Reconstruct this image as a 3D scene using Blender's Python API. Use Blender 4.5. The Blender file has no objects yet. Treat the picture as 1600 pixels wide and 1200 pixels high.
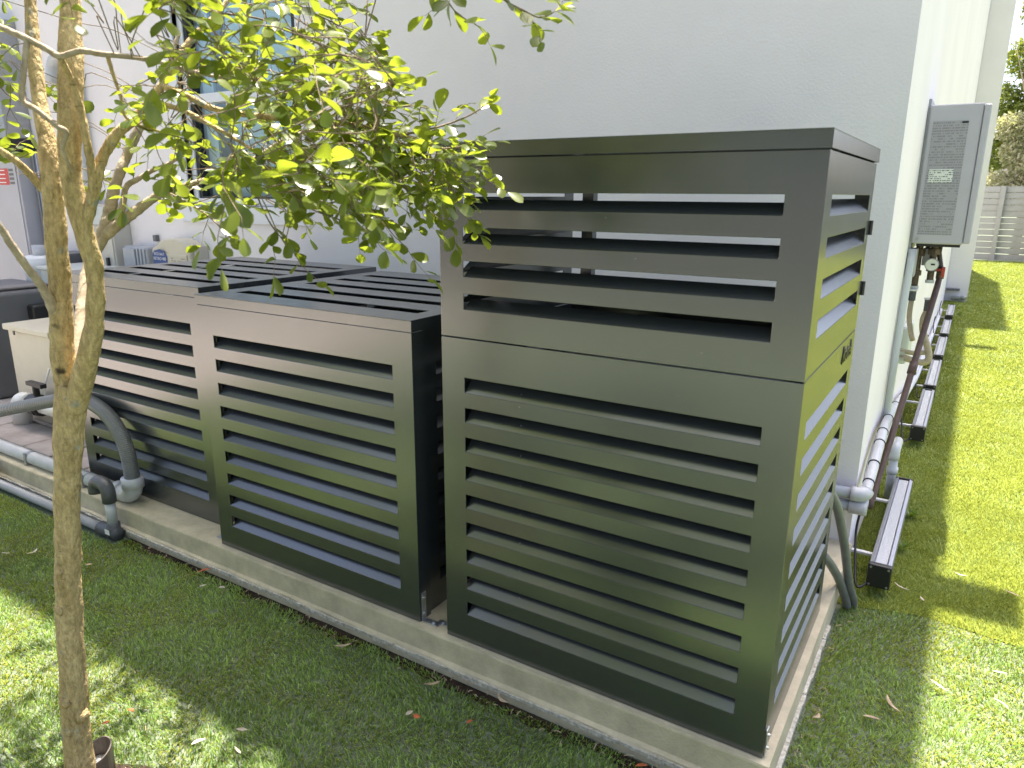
import bpy, math, random
import numpy as np
from mathutils import Vector, Matrix

R = math.radians
S = bpy.context.scene
COL = S.collection

# ---------------------------------------------------------------- camera, sky, sun, exposure
cam_d = bpy.data.cameras.new('camera'); cam = bpy.data.objects.new('camera', cam_d); COL.objects.link(cam)
cam_d.sensor_width = 36.0; cam_d.lens = 1128.3052 / 1600 * 36.0; cam_d.clip_start = 0.05; cam_d.clip_end = 400
YAW, PITCH, ROLL = -0.5604, 0.2573, 0.0057
fw = Vector((math.sin(YAW) * math.cos(PITCH), math.cos(YAW) * math.cos(PITCH), -math.sin(PITCH)))
r0 = Vector((math.cos(YAW), -math.sin(YAW), 0)); u0 = r0.cross(fw)
rt = math.cos(ROLL) * r0 + math.sin(ROLL) * u0; up = -math.sin(ROLL) * r0 + math.cos(ROLL) * u0
CAM = Vector((0.2843, -1.7148, 1.45))
M = Matrix.Identity(4)
for i in range(3):
    M[i][0] = rt[i]; M[i][1] = up[i]; M[i][2] = -fw[i]; M[i][3] = CAM[i]
cam.matrix_world = M
cam_d.dof.use_dof = True; cam_d.dof.focus_distance = 2.9; cam_d.dof.aperture_fstop = 7.5
S.camera = cam

SUN = Vector((-0.351, 2.076, 6.6)).normalized()        # towards the sun, from the roof shadow on the lawn
EL = math.asin(SUN.z); AZ = math.atan2(SUN.x, SUN.y)
W = bpy.data.worlds.new('World'); S.world = W; W.use_nodes = True
nt = W.node_tree; bg = nt.nodes['Background']
sky = nt.nodes.new('ShaderNodeTexSky'); sky.sky_type = 'NISHITA'; sky.sun_disc = False
sky.sun_elevation = EL; sky.sun_rotation = AZ; sky.altitude = 0; sky.air_density = .7; sky.dust_density = 5.0; sky.ozone_density = 1.0
nt.links.new(sky.outputs[0], bg.inputs[0]); bg.inputs[1].default_value = 0.12
sd = bpy.data.lights.new('sun', 'SUN'); so = bpy.data.objects.new('sun', sd); COL.objects.link(so)
sd.energy = 5.0; sd.angle = R(0.53); sd.color = (1.0, 0.92, 0.82)
so.rotation_euler = SUN.to_track_quat('Z', 'Y').to_euler(); so.location = (0, 0, 12)
S.view_settings.view_transform = 'Standard'; S.view_settings.look = 'None'
S.view_settings.gamma = 1.0; S.view_settings.use_curve_mapping = False
S.view_settings.exposure = 2.07

# ---------------------------------------------------------------- materials
def mat(name, col, rough=0.5, metal=0.0, spec=0.5, var=0.0, scale=20.0, bump=0.0, bscale=80.0, col2=None, stretch=(1, 1, 1), coat=0.0):
    m = bpy.data.materials.new(name); m.use_nodes = True; n = m.node_tree.nodes; l = m.node_tree.links
    b = n['Principled BSDF']
    b.inputs['Roughness'].default_value = rough; b.inputs['Metallic'].default_value = metal
    b.inputs['Specular IOR Level'].default_value = spec; b.inputs['Coat Weight'].default_value = coat
    b.inputs['Base Color'].default_value = (*col, 1)
    if var > 0 or col2 or bump > 0:
        tc = n.new('ShaderNodeTexCoord'); mp = n.new('ShaderNodeMapping'); mp.inputs['Scale'].default_value = stretch
        l.new(tc.outputs['Object'], mp.inputs[0])
    if var > 0 or col2:
        t = n.new('ShaderNodeTexNoise'); t.inputs['Scale'].default_value = scale; t.inputs['Detail'].default_value = 6; t.inputs['Roughness'].default_value = .65
        l.new(mp.outputs[0], t.inputs['Vector'])
        rp = n.new('ShaderNodeValToRGB'); l.new(t.outputs['Fac'], rp.inputs[0])
        rp.color_ramp.elements[0].position = .33; rp.color_ramp.elements[1].position = .68
        a = col2 or tuple(c * (1 - var) for c in col); c2 = col if col2 else tuple(min(1, c * (1 + var)) for c in col)
        rp.color_ramp.elements[0].color = (*a, 1); rp.color_ramp.elements[1].color = (*c2, 1)
        l.new(rp.outputs[0], b.inputs['Base Color'])
    if bump > 0:
        t2 = n.new('ShaderNodeTexNoise'); t2.inputs['Scale'].default_value = bscale; t2.inputs['Detail'].default_value = 5
        l.new(mp.outputs[0], t2.inputs['Vector'])
        bp = n.new('ShaderNodeBump'); bp.inputs['Strength'].default_value = bump; bp.inputs['Distance'].default_value = .004
        l.new(t2.outputs['Fac'], bp.inputs['Height']); l.new(bp.outputs[0], b.inputs['Normal'])
    return m

M_PAINT = mat('charcoal_satin_paint', (0.027, 0.032, 0.035), rough=.22, spec=.5, var=.05, scale=3)
M_PAINT.node_tree.nodes['Principled BSDF'].inputs['IOR'].default_value = 2.25
def add_specks(m):
    n = m.node_tree.nodes; l = m.node_tree.links; b = n['Principled BSDF']
    tc = n.new('ShaderNodeTexCoord'); v = n.new('ShaderNodeTexVoronoi'); v.inputs['Scale'].default_value = 34; v.inputs['Randomness'].default_value = 1
    l.new(tc.outputs['Object'], v.inputs['Vector'])
    lt = n.new('ShaderNodeMath'); lt.operation = 'LESS_THAN'; lt.inputs[1].default_value = .045; l.new(v.outputs['Distance'], lt.inputs[0])
    z = n.new('ShaderNodeTexNoise'); z.inputs['Scale'].default_value = 9; l.new(tc.outputs['Object'], z.inputs['Vector'])
    gt = n.new('ShaderNodeMath'); gt.operation = 'GREATER_THAN'; gt.inputs[1].default_value = .60; l.new(z.outputs['Fac'], gt.inputs[0])
    mu = n.new('ShaderNodeMath'); mu.operation = 'MULTIPLY'; l.new(lt.outputs[0], mu.inputs[0]); l.new(gt.outputs[0], mu.inputs[1])
    sc = n.new('ShaderNodeMath'); sc.operation = 'MULTIPLY'; sc.inputs[1].default_value = .45; l.new(mu.outputs[0], sc.inputs[0])
    mx = n.new('ShaderNodeMix'); mx.data_type = 'RGBA'; l.new(sc.outputs[0], mx.inputs[0]); mx.inputs[7].default_value = (.45, .44, .40, 1)
    src = b.inputs['Base Color'].links[0].from_socket; l.new(src, mx.inputs[6]); l.new(mx.outputs[2], b.inputs['Base Color'])
    # faint handling smears in the gloss
    z2 = n.new('ShaderNodeTexNoise'); z2.inputs['Scale'].default_value = 5; z2.inputs['Detail'].default_value = 7; l.new(tc.outputs['Object'], z2.inputs['Vector'])
    mr = n.new('ShaderNodeMapRange'); mr.inputs[3].default_value = .20; mr.inputs[4].default_value = .27; l.new(z2.outputs['Fac'], mr.inputs[0]); l.new(mr.outputs[0], b.inputs['Roughness'])
add_specks(M_PAINT)
M_INNER = mat('dark_interior_metal', (0.012, 0.012, 0.013), rough=.6)
M_STUCCO = mat('white_stucco', (0.82, 0.775, 0.765), rough=.9, spec=.2, var=.045, scale=.9, bump=.35, bscale=95)
M_CONC = mat('pad_concrete', (0.58, 0.52, 0.37), rough=.88, spec=.25, col2=(0.40, 0.36, 0.255), scale=9, bump=.5, bscale=150)
M_LIP = mat('pad_lip_mortar', (0.62, 0.60, 0.54), rough=.9, spec=.2, col2=(0.30, 0.28, 0.22), scale=60, bump=.9, bscale=120)
M_STONE = mat('paver_stone', (0.46, 0.41, 0.38), rough=.8, spec=.3, col2=(0.32, 0.285, 0.26), scale=7, bump=.6, bscale=40)
M_GALV = mat('galvanised_steel', (0.55, 0.57, 0.60), rough=.35, metal=.9, var=.15, scale=40)
M_STEEL = mat('brushed_grey_steel', (0.36, 0.37, 0.38), rough=.4, metal=.75, var=.08, scale=30)
M_GREYPVC = mat('grey_pvc', (0.36, 0.37, 0.39), rough=.38, var=.06, scale=12)
M_PALEPVC = mat('pale_grey_pvc', (0.52, 0.53, 0.55), rough=.4, var=.08, scale=14)
M_WHITEPVC = mat('white_pvc', (0.74, 0.72, 0.67), rough=.35, var=.05, scale=12)
M_DARKPVC = mat('dark_grey_plastic', (0.075, 0.08, 0.085), rough=.45, var=.2, scale=30)
M_BLACK = mat('black_plastic', (0.014, 0.014, 0.015), rough=.4)
M_HOSE = mat('grey_hose_rubber', (0.15, 0.155, 0.15), rough=.42, var=.12, scale=30)
M_CREAM = mat('cream_enamel', (0.58, 0.53, 0.41), rough=.4, var=.05, scale=5)
M_BEIGE = mat('beige_enamel', (0.50, 0.47, 0.40), rough=.45, var=.05, scale=5)
M_GREY = mat('grey_enamel', (0.44, 0.43, 0.46), rough=.42, var=.04, scale=4)
M_PALEGREY = mat('pale_green_grey_enamel', (0.52, 0.55, 0.53), rough=.45, var=.04, scale=4)
M_DKGREY = mat('dark_grey_enamel', (0.12, 0.12, 0.125), rough=.4, var=.06, scale=6)
M_TAUPE = mat('taupe_plastic', (0.20, 0.18, 0.17), rough=.4, var=.05, scale=6)
M_BLUE = mat('blue_label', (0.025, 0.06, 0.24), rough=.4)
M_RED = mat('red_print', (0.55, 0.06, 0.05), rough=.5)
M_WHITE = mat('white_paint', (0.78, 0.78, 0.76), rough=.45)
M_FRAME = mat('white_aluminium', (0.72, 0.73, 0.76), rough=.35)
M_BROWNPIPE = mat('brown_painted_pipe', (0.085, 0.048, 0.038), rough=.5, var=.25, scale=30)
M_BRASS = mat('aged_brass', (0.16, 0.125, 0.09), rough=.5, metal=.6, col2=(0.07, 0.05, 0.04), scale=60)
M_BEIGEHOSE = mat('beige_insulated_hose', (0.42, 0.35, 0.23), rough=.7, var=.15, scale=60)
M_REDV = mat('red_valve', (0.40, 0.05, 0.03), rough=.4)
M_GAUGE = mat('gauge_face', (0.80, 0.80, 0.74), rough=.3)
M_LEDALU = mat('anodised_aluminium', (0.33, 0.33, 0.36), rough=.38, metal=.6)
M_LENS = mat('ribbed_lens', (0.46, 0.47, 0.50), rough=.25, bump=.8, bscale=130)
M_SOIL = mat('soil', (0.035, 0.025, 0.018), rough=.95, spec=.1, var=.5, scale=60, bump=1, bscale=90)
M_LITTER = mat('dry_litter', (0.36, 0.28, 0.19), rough=.85, spec=.1, var=.4, scale=40)
M_DRYLEAF = mat('dry_leaf_tan', (0.42, 0.32, 0.22), rough=.8, spec=.15, var=.25, scale=50)
M_DRYRED = mat('dry_leaf_orange', (0.45, 0.13, 0.05), rough=.7, spec=.2, var=.25, scale=50)
M_DRYPALE = mat('dry_leaf_pale', (0.46, 0.40, 0.31), rough=.8, spec=.15, var=.2, scale=50)
M_FENCE = mat('grey_fence_paint', (0.30, 0.30, 0.315), rough=.6, var=.08, scale=6)
M_FENCEDK = mat('dark_fence_paint', (0.15, 0.152, 0.16), rough=.6, var=.1, scale=6)
M_FIXT = mat('bronze_fixture', (0.13, 0.11, 0.095), rough=.5, metal=.4, var=.2, scale=40)
M_FGLASS = mat('dusty_lens_glass', (0.50, 0.52, 0.55), rough=.3, var=.2, scale=50)
M_CURTAIN = mat('brown_curtain', (0.14, 0.11, 0.09), rough=.9)
M_ROOM = mat('room_paint', (0.35, 0.36, 0.36), rough=.9)
M_GRAVELTURF = mat('turf_backing', (0.13, 0.155, 0.105), rough=.95, spec=.1, var=.45, scale=120)
M_SIDEBACK = mat('side_turf_backing', (0.12, 0.14, 0.02), rough=.95, spec=.1, var=.3, scale=120)

def leafy(name, c1, c2, trans, gloss=.35, attr=None, tw=.45):
    m = bpy.data.materials.new(name); m.use_nodes = True; n = m.node_tree.nodes; l = m.node_tree.links
    b = n['Principled BSDF']; out = n['Material Output']
    if attr:
        a = n.new('ShaderNodeAttribute'); a.attribute_name = attr; src = a.outputs['Fac']
    else:
        oi = n.new('ShaderNodeObjectInfo'); src = oi.outputs['Random']
    rp = n.new('ShaderNodeValToRGB'); rp.color_ramp.elements[0].color = (*c1, 1); rp.color_ramp.elements[1].color = (*c2, 1)
    l.new(src, rp.inputs[0]); l.new(rp.outputs[0], b.inputs['Base Color'])
    b.inputs['Roughness'].default_value = gloss; b.inputs['Specular IOR Level'].default_value = .5
    t = n.new('ShaderNodeBsdfTranslucent')
    mx = n.new('ShaderNodeMix'); mx.data_type = 'RGBA'; mx.blend_type = 'MULTIPLY'; mx.inputs[0].default_value = 1
    rp2 = n.new('ShaderNodeValToRGB'); rp2.color_ramp.elements[0].color = (*[v * .75 for v in trans], 1); rp2.color_ramp.elements[1].color = (*trans, 1)
    l.new(src, rp2.inputs[0]); l.new(rp2.outputs[0], t.inputs[0])
    s = n.new('ShaderNodeMixShader'); s.inputs[0].default_value = tw
    l.new(b.outputs[0], s.inputs[1]); l.new(t.outputs[0], s.inputs[2]); l.new(s.outputs[0], out.inputs[0])
    n.remove(mx)
    return m
M_LEAF = leafy('tree_leaf', (0.05, 0.085, 0.015), (0.12, 0.15, 0.022), (0.34, 0.42, 0.03), gloss=.28, tw=.45)
M_LEAFA = leafy('tree_leaf_mass', (0.05, 0.085, 0.015), (0.12, 0.15, 0.022), (0.34, 0.42, 0.03), gloss=.28, tw=.45, attr='tint')
M_BLADE = leafy('turf_blade', (0.020, 0.070, 0.014), (0.36, 0.56, 0.14), (0.66, 0.68, 0.10), gloss=.32, attr='tint', tw=.34)
M_BLADE2 = leafy('side_turf_blade', (0.15, 0.22, 0.035), (0.40, 0.47, 0.11), (0.43, 0.47, 0.07), gloss=.42, attr='tint', tw=.25)
M_FAR = leafy('far_leaf', (0.05, 0.09, 0.012), (0.16, 0.20, 0.03), (0.40, 0.45, 0.05), gloss=.5, attr='tint', tw=.35)
M_FARPALE = leafy('far_pale_leaf', (0.20, 0.22, 0.08), (0.50, 0.46, 0.34), (0.50, 0.52, 0.20), gloss=.6, attr='tint', tw=.3)
M_WEED = leafy('weed_leaf', (0.10, 0.17, 0.02), (0.16, 0.24, 0.03), (0.3, 0.4, 0.04), attr='tint')

def bark_mat():
    m = bpy.data.materials.new('tree_bark'); m.use_nodes = True; n = m.node_tree.nodes; l = m.node_tree.links
    b = n['Principled BSDF']; b.inputs['Roughness'].default_value = .85; b.inputs['Specular IOR Level'].default_value = .25
    tc = n.new('ShaderNodeTexCoord')
    mp = n.new('ShaderNodeMapping'); mp.inputs['Scale'].default_value = (1, 1, .35); l.new(tc.outputs['Object'], mp.inputs[0])
    a = n.new('ShaderNodeTexNoise'); a.inputs['Scale'].default_value = 26; a.inputs['Detail'].default_value = 8; a.inputs['Roughness'].default_value = .7
    l.new(mp.outputs[0], a.inputs['Vector'])
    rp = n.new('ShaderNodeValToRGB'); e = rp.color_ramp.elements
    e[0].position = .3; e[0].color = (0.37, 0.265, 0.115, 1); e[1].position = .7; e[1].color = (0.65, 0.50, 0.265, 1)
    l.new(a.outputs['Fac'], rp.inputs[0])
    # lichen blotches, more near the foot
    c = n.new('ShaderNodeTexNoise'); c.inputs['Scale'].default_value = 17; c.inputs['Detail'].default_value = 3; l.new(tc.outputs['Object'], c.inputs['Vector'])
    cr = n.new('ShaderNodeValToRGB'); cr.color_ramp.elements[0].position = .64; cr.color_ramp.elements[1].position = .70; l.new(c.outputs['Fac'], cr.inputs[0])
    mx = n.new('ShaderNodeMix'); mx.data_type = 'RGBA'; l.new(cr.outputs[0], mx.inputs[0]); l.new(rp.outputs[0], mx.inputs[6]); mx.inputs[7].default_value = (0.36, 0.36, 0.29, 1)
    # dark scars
    d = n.new('ShaderNodeTexNoise'); d.inputs['Scale'].default_value = 13; d.inputs['Detail'].default_value = 5; l.new(tc.outputs['Object'], d.inputs['Vector'])
    dr = n.new('ShaderNodeValToRGB'); dr.color_ramp.elements[0].position = .28; dr.color_ramp.elements[0].color = (1, 1, 1, 1); dr.color_ramp.elements[1].position = .35; dr.color_ramp.elements[1].color = (0, 0, 0, 1)
    l.new(d.outputs['Fac'], dr.inputs[0])
    m2 = n.new('ShaderNodeMix'); m2.data_type = 'RGBA'; l.new(dr.outputs[0], m2.inputs[0]); l.new(mx.outputs[2], m2.inputs[6]); m2.inputs[7].default_value = (0.07, 0.05, 0.03, 1)
    g1 = n.new('ShaderNodeTexNoise'); g1.inputs['Scale'].default_value = 115; g1.inputs['Detail'].default_value = 7; g1.inputs['Roughness'].default_value = .75
    mp3 = n.new('ShaderNodeMapping'); mp3.inputs['Scale'].default_value = (1, 1, .42); l.new(tc.outputs['Object'], mp3.inputs[0]); l.new(mp3.outputs[0], g1.inputs['Vector'])
    g2 = n.new('ShaderNodeMapRange'); g2.inputs[1].default_value = .32; g2.inputs[2].default_value = .68; g2.inputs[3].default_value = .52; g2.inputs[4].default_value = 1.22; l.new(g1.outputs['Fac'], g2.inputs[0])
    g3 = n.new('ShaderNodeTexNoise'); g3.inputs['Scale'].default_value = 60; g3.inputs['Detail'].default_value = 3
    mp4 = n.new('ShaderNodeMapping'); mp4.inputs['Scale'].default_value = (.5, .5, 2.6); l.new(tc.outputs['Object'], mp4.inputs[0]); l.new(mp4.outputs[0], g3.inputs['Vector'])
    g4 = n.new('ShaderNodeMapRange'); g4.inputs[1].default_value = .26; g4.inputs[2].default_value = .36; g4.inputs[3].default_value = .55; g4.inputs[4].default_value = 1.0; l.new(g3.outputs['Fac'], g4.inputs[0])
    g5 = n.new('ShaderNodeMath'); g5.operation = 'MULTIPLY'; l.new(g2.outputs[0], g5.inputs[0]); l.new(g4.outputs[0], g5.inputs[1])
    m3 = n.new('ShaderNodeMix'); m3.data_type = 'RGBA'; m3.blend_type = 'MULTIPLY'; m3.inputs[0].default_value = 1; l.new(m2.outputs[2], m3.inputs[6]); l.new(g5.outputs[0], m3.inputs[7])
    l.new(m3.outputs[2], b.inputs['Base Color'])
    mp2 = n.new('ShaderNodeMapping'); mp2.inputs['Scale'].default_value = (1, 1, .5); l.new(tc.outputs['Object'], mp2.inputs[0])
    f = n.new('ShaderNodeTexNoise'); f.inputs['Scale'].default_value = 140; f.inputs['Detail'].default_value = 6; l.new(mp2.outputs[0], f.inputs['Vector'])
    bp = n.new('ShaderNodeBump'); bp.inputs['Strength'].default_value = 1; bp.inputs['Distance'].default_value = .010; l.new(f.outputs['Fac'], bp.inputs['Height'])
    l.new(bp.outputs[0], b.inputs['Normal'])
    return m
M_BARK = bark_mat()
M_TWIG = mat('twig_bark', (0.26, 0.20, 0.14), rough=.8, spec=.25, col2=(0.13, 0.095, 0.06), scale=60)
M_PALEBARK = mat('pale_branch_bark', (0.44, 0.37, 0.28), rough=.8, spec=.25, col2=(0.24, 0.19, 0.13), scale=45, bump=.6, bscale=120)

def print_mat(name, paper, ink, rows, seed):
    """flat print: rows of small unreadable text on a label (generated coordinates: x across, z up)"""
    m = bpy.data.materials.new(name); m.use_nodes = True; n = m.node_tree.nodes; l = m.node_tree.links
    b = n['Principled BSDF']; b.inputs['Roughness'].default_value = .35
    tc = n.new('ShaderNodeTexCoord'); sp = n.new('ShaderNodeSeparateXYZ'); l.new(tc.outputs['Generated'], sp.inputs[0])
    def math_(op, a, v=None):
        k = n.new('ShaderNodeMath'); k.operation = op
        l.new(a, k.inputs[0])
        if v is not None:
            if isinstance(v, (int, float)): k.inputs[1].default_value = v
            else: l.new(v, k.inputs[1])
        return k.outputs[0]
    z = math_('MULTIPLY', sp.outputs['Z'], rows); fr = math_('FRACT', z); row = math_('LESS_THAN', fr, .55)
    fl = math_('FLOOR', z)
    cx = n.new('ShaderNodeCombineXYZ'); l.new(math_('MULTIPLY', sp.outputs['X'], 34), cx.inputs[0]); l.new(math_('MULTIPLY', fl, 7.3), cx.inputs[1]); cx.inputs[2].default_value = seed
    t = n.new('ShaderNodeTexNoise'); t.inputs['Scale'].default_value = 1; t.inputs['Detail'].default_value = 2; l.new(cx.outputs[0], t.inputs['Vector'])
    w = math_('GREATER_THAN', t.outputs['Fac'], .47)
    c2 = n.new('ShaderNodeCombineXYZ'); l.new(math_('MULTIPLY', sp.outputs['X'], 2.2), c2.inputs[0]); l.new(math_('MULTIPLY', fl, 3.1), c2.inputs[1])
    t2 = n.new('ShaderNodeTexNoise'); t2.inputs['Scale'].default_value = 1; l.new(c2.outputs[0], t2.inputs['Vector'])
    w2 = math_('GREATER_THAN', t2.outputs['Fac'], .42)
    a = math_('MULTIPLY', math_('MULTIPLY', row, w), w2)
    mx = n.new('ShaderNodeMix'); mx.data_type = 'RGBA'; l.new(a, mx.inputs[0]); mx.inputs[6].default_value = (*paper, 1); mx.inputs[7].default_value = (*ink, 1)
    l.new(mx.outputs[2], b.inputs['Base Color'])
    return m
M_PRINT = print_mat('rating_plate_print', (0.33, 0.325, 0.34), (0.22, 0.215, 0.225), 44, 1.0)
M_STICKER = print_mat('white_sticker_print', (0.70, 0.72, 0.66), (0.12, 0.13, 0.12), 7, 5.0)
M_CREAMPRINT = print_mat('cream_print', (0.55, 0.51, 0.40), (0.25, 0.22, 0.18), 5, 9.0)

def glass_mat():
    m = bpy.data.materials.new('window_glass'); m.use_nodes = True; n = m.node_tree.nodes; l = m.node_tree.links
    out = n['Material Output']; n.remove(n['Principled BSDF'])
    g = n.new('ShaderNodeBsdfGlossy'); g.inputs['Roughness'].default_value = .02; g.inputs[0].default_value = (.75, .88, .92, 1)
    t = n.new('ShaderNodeBsdfTransparent'); t.inputs[0].default_value = (.86, .92, .93, 1)
    f0 = n.new('ShaderNodeLayerWeight'); f1 = n.new('ShaderNodeMath'); f1.operation = 'POWER'; f1.inputs[1].default_value = 3.0; l.new(f0.outputs['Facing'], f1.inputs[0]); f = n.new('ShaderNodeMapRange'); f.inputs[3].default_value = .07; f.inputs[4].default_value = .8; l.new(f1.outputs[0], f.inputs[0])
    s = n.new('ShaderNodeMixShader'); l.new(f.outputs[0], s.inputs[0]); l.new(t.outputs[0], s.inputs[1]); l.new(g.outputs[0], s.inputs[2]); l.new(s.outputs[0], out.inputs[0])
    return m
M_GLASS = glass_mat()

# ---------------------------------------------------------------- mesh helpers
class MB:
    def __init__(s): s.v = []; s.f = []
    def add(s, vs, fs):
        o = len(s.v); s.v += [tuple(v) for v in vs]; s.f += [tuple(i + o for i in f) for f in fs]; return s
    def box(s, x0, x1, y0, y1, z0, z1):
        return s.add([(x0, y0, z0), (x1, y0, z0), (x1, y1, z0), (x0, y1, z0), (x0, y0, z1), (x1, y0, z1), (x1, y1, z1), (x0, y1, z1)],
                     [(0, 3, 2, 1), (4, 5, 6, 7), (0, 1, 5, 4), (1, 2, 6, 5), (2, 3, 7, 6), (3, 0, 4, 7)])
    def tube(s, pts, rad, n=10, caps=True, wob=0.0, seed=0):
        pts = [Vector(p) for p in pts]; k = len(pts)
        rad = list(rad) if hasattr(rad, '__len__') else [rad] * k
        rg = random.Random(seed)
        tang = []
        for i in range(k):
            a = pts[max(0, i - 1)]; b = pts[min(k - 1, i + 1)]; d = b - a
            tang.append(d.normalized() if d.length > 1e-9 else Vector((0, 0, 1)))
        nrm = tang[0].orthogonal().normalized(); rings = []
        o = len(s.v)
        for i in range(k):
            nrm = (nrm - tang[i] * nrm.dot(tang[i]));
            nrm = nrm.normalized() if nrm.length > 1e-6 else tang[i].orthogonal().normalized()
            b = tang[i].cross(nrm)
            for j in range(n):
                a = 2 * math.pi * j / n; rr = rad[i] * (1 + wob * rg.uniform(-1, 1))
                s.v.append(tuple(pts[i] + (nrm * math.cos(a) + b * math.sin(a)) * rr))
        for i in range(k - 1):
            for j in range(n):
                a = o + i * n + j; b2 = o + i * n + (j + 1) % n
                s.f.append((a, b2, b2 + n, a + n))
        if caps:
            s.f.append(tuple(o + j for j in reversed(range(n)))); s.f.append(tuple(o + (k - 1) * n + j for j in range(n)))
        return s
    def prism(s, poly, axis, a0, a1):
        """poly: 2D outline extruded along axis 'x','y' or 'z'"""
        def P(u, v, w):
            return {'x': (w, u, v), 'y': (u, w, v), 'z': (u, v, w)}[axis]
        n = len(poly); vs = [P(u, v, a0) for u, v in poly] + [P(u, v, a1) for u, v in poly]
        fs = [tuple(range(n)), tuple(range(2 * n - 1, n - 1, -1))] + [(i, i + n, (i + 1) % n + n, (i + 1) % n) for i in range(n)]
        return s.add(vs, fs)
    def mesh(s, name, m, smooth=False):
        me = bpy.data.meshes.new(name); me.from_pydata(s.v, [], s.f); me.materials.append(m)
        import bmesh
        bm = bmesh.new(); bm.from_mesh(me); bmesh.ops.recalc_face_normals(bm, faces=bm.faces); bm.to_mesh(me); bm.free()
        if smooth: me.polygons.foreach_set('use_smooth', [True] * len(me.polygons))
        me.update(); return me
    def build(s, name, m, parent=None, smooth=False, bevel=0.0, seg=2):
        return link(name, s.mesh(name, m, smooth), parent, bevel=bevel, seg=seg, smooth=smooth)

def link(name, me, parent=None, loc=None, bevel=0.0, seg=2, smooth=False):
    o = bpy.data.objects.new(name, me); COL.objects.link(o)
    if parent is not None:
        o.parent = parent
        base = wloc(parent)
        o.location = (Vector(loc) if loc is not None else Vector((0, 0, 0))) - base
    elif loc is not None: o.location = loc
    if bevel > 0:
        b = o.modifiers.new('bevel', 'BEVEL'); b.width = bevel; b.segments = seg; b.limit_method = 'ANGLE'; b.angle_limit = R(40)
    return o
def wloc(o):
    v = Vector(o.location)
    while o.parent: o = o.parent; v += o.location
    return v
def tag(o, label, cat, group=None, kind=None):
    o['label'] = label; o['category'] = cat
    if group: o['group'] = group
    if kind: o['kind'] = kind
    return o
def thing(name, loc, label, cat, group=None):
    o = bpy.data.objects.new(name, None); COL.objects.link(o); o.location = loc; o.empty_display_size = .1
    return tag(o, label, cat, group)
def structure(o, label=None):
    o['kind'] = 'structure'
    if label: o['label'] = label
    return o
def smooth_path(pts, sub=6):
    """Catmull-Rom through points (tuples may carry a radius as the 4th value)"""
    P = [np.array(p, float) for p in pts]; out = []
    for i in range(len(P) - 1):
        p0 = P[max(0, i - 1)]; p1 = P[i]; p2 = P[i + 1]; p3 = P[min(len(P) - 1, i + 2)]
        for k in range(sub):
            t = k / sub
            out.append(.5 * (2 * p1 + (p2 - p0) * t + (2 * p0 - 5 * p1 + 4 * p2 - p3) * t * t + (3 * p1 - p0 - 3 * p2 + p3) * t ** 3))
    out.append(P[-1]); return out
def elbow(a, c, b, rad, n=6):
    """points of a rounded corner from a via c to b"""
    a, c, b = Vector(a), Vector(c), Vector(b)
    p = c + (a - c).normalized() * rad; q = c + (b - c).normalized() * rad
    return [tuple(p * (1 - t) ** 2 + c * 2 * t * (1 - t) + q * t * t) for t in [i / n for i in range(n + 1)]]
def sheet(us, vs, holes, T, fmap):
    """flat sheet in u,v with rectangular holes, thickness T along w; fmap(u,v,w) -> xyz"""
    us = sorted(set(us)); vs = sorted(set(vs)); mb = MB(); idx = {}
    def solid(i, j):
        if i < 0 or j < 0 or i >= len(us) - 1 or j >= len(vs) - 1: return False
        cu = (us[i] + us[i + 1]) / 2; cv = (vs[j] + vs[j + 1]) / 2
        return not any(a < cu < b and c < cv < d for a, b, c, d in holes)
    def V(i, j, k):
        if (i, j, k) not in idx:
            idx[(i, j, k)] = len(mb.v); mb.v.append(fmap(us[i], vs[j], T * k))
        return idx[(i, j, k)]
    for i in range(len(us) - 1):
        for j in range(len(vs) - 1):
            if not solid(i, j): continue
            mb.f.append((V(i, j, 0), V(i + 1, j, 0), V(i + 1, j + 1, 0), V(i, j + 1, 0)))
            mb.f.append((V(i, j, 1), V(i, j + 1, 1), V(i + 1, j + 1, 1), V(i + 1, j, 1)))
            for di, dj, a, b in ((-1, 0, (i, j), (i, j + 1)), (1, 0, (i + 1, j + 1), (i + 1, j)), (0, -1, (i + 1, j), (i, j)), (0, 1, (i, j + 1), (i + 1, j + 1))):
                if not solid(i + di, j + dj):
                    mb.f.append((V(*a, 0), V(*a, 1), V(*b, 1), V(*b, 0)))
    return mb

G0 = -0.12          # the lawn; the pad's top is z = 0

# ================================================================ ground, pad, patio
structure(MB().add([(-90, -90, -.130), (90, -90, -.130), (90, 90, -.130), (-90, 90, -.130)], [(0, 1, 2, 3)]).build('lawn', M_GRAVELTURF))
seam = [(0.0, 1.16), (.10, 1.175), (.34, 1.245), (.65, 1.20), (1.2, 1.17), (7, 1.1)]
structure(MB().add([(x, y, -.126) for x, y in seam] + [(7, 20.6, -.126), (0, 20.6, -.126)], [tuple(range(8))]).build('side_lawn', M_SIDEBACK))

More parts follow.
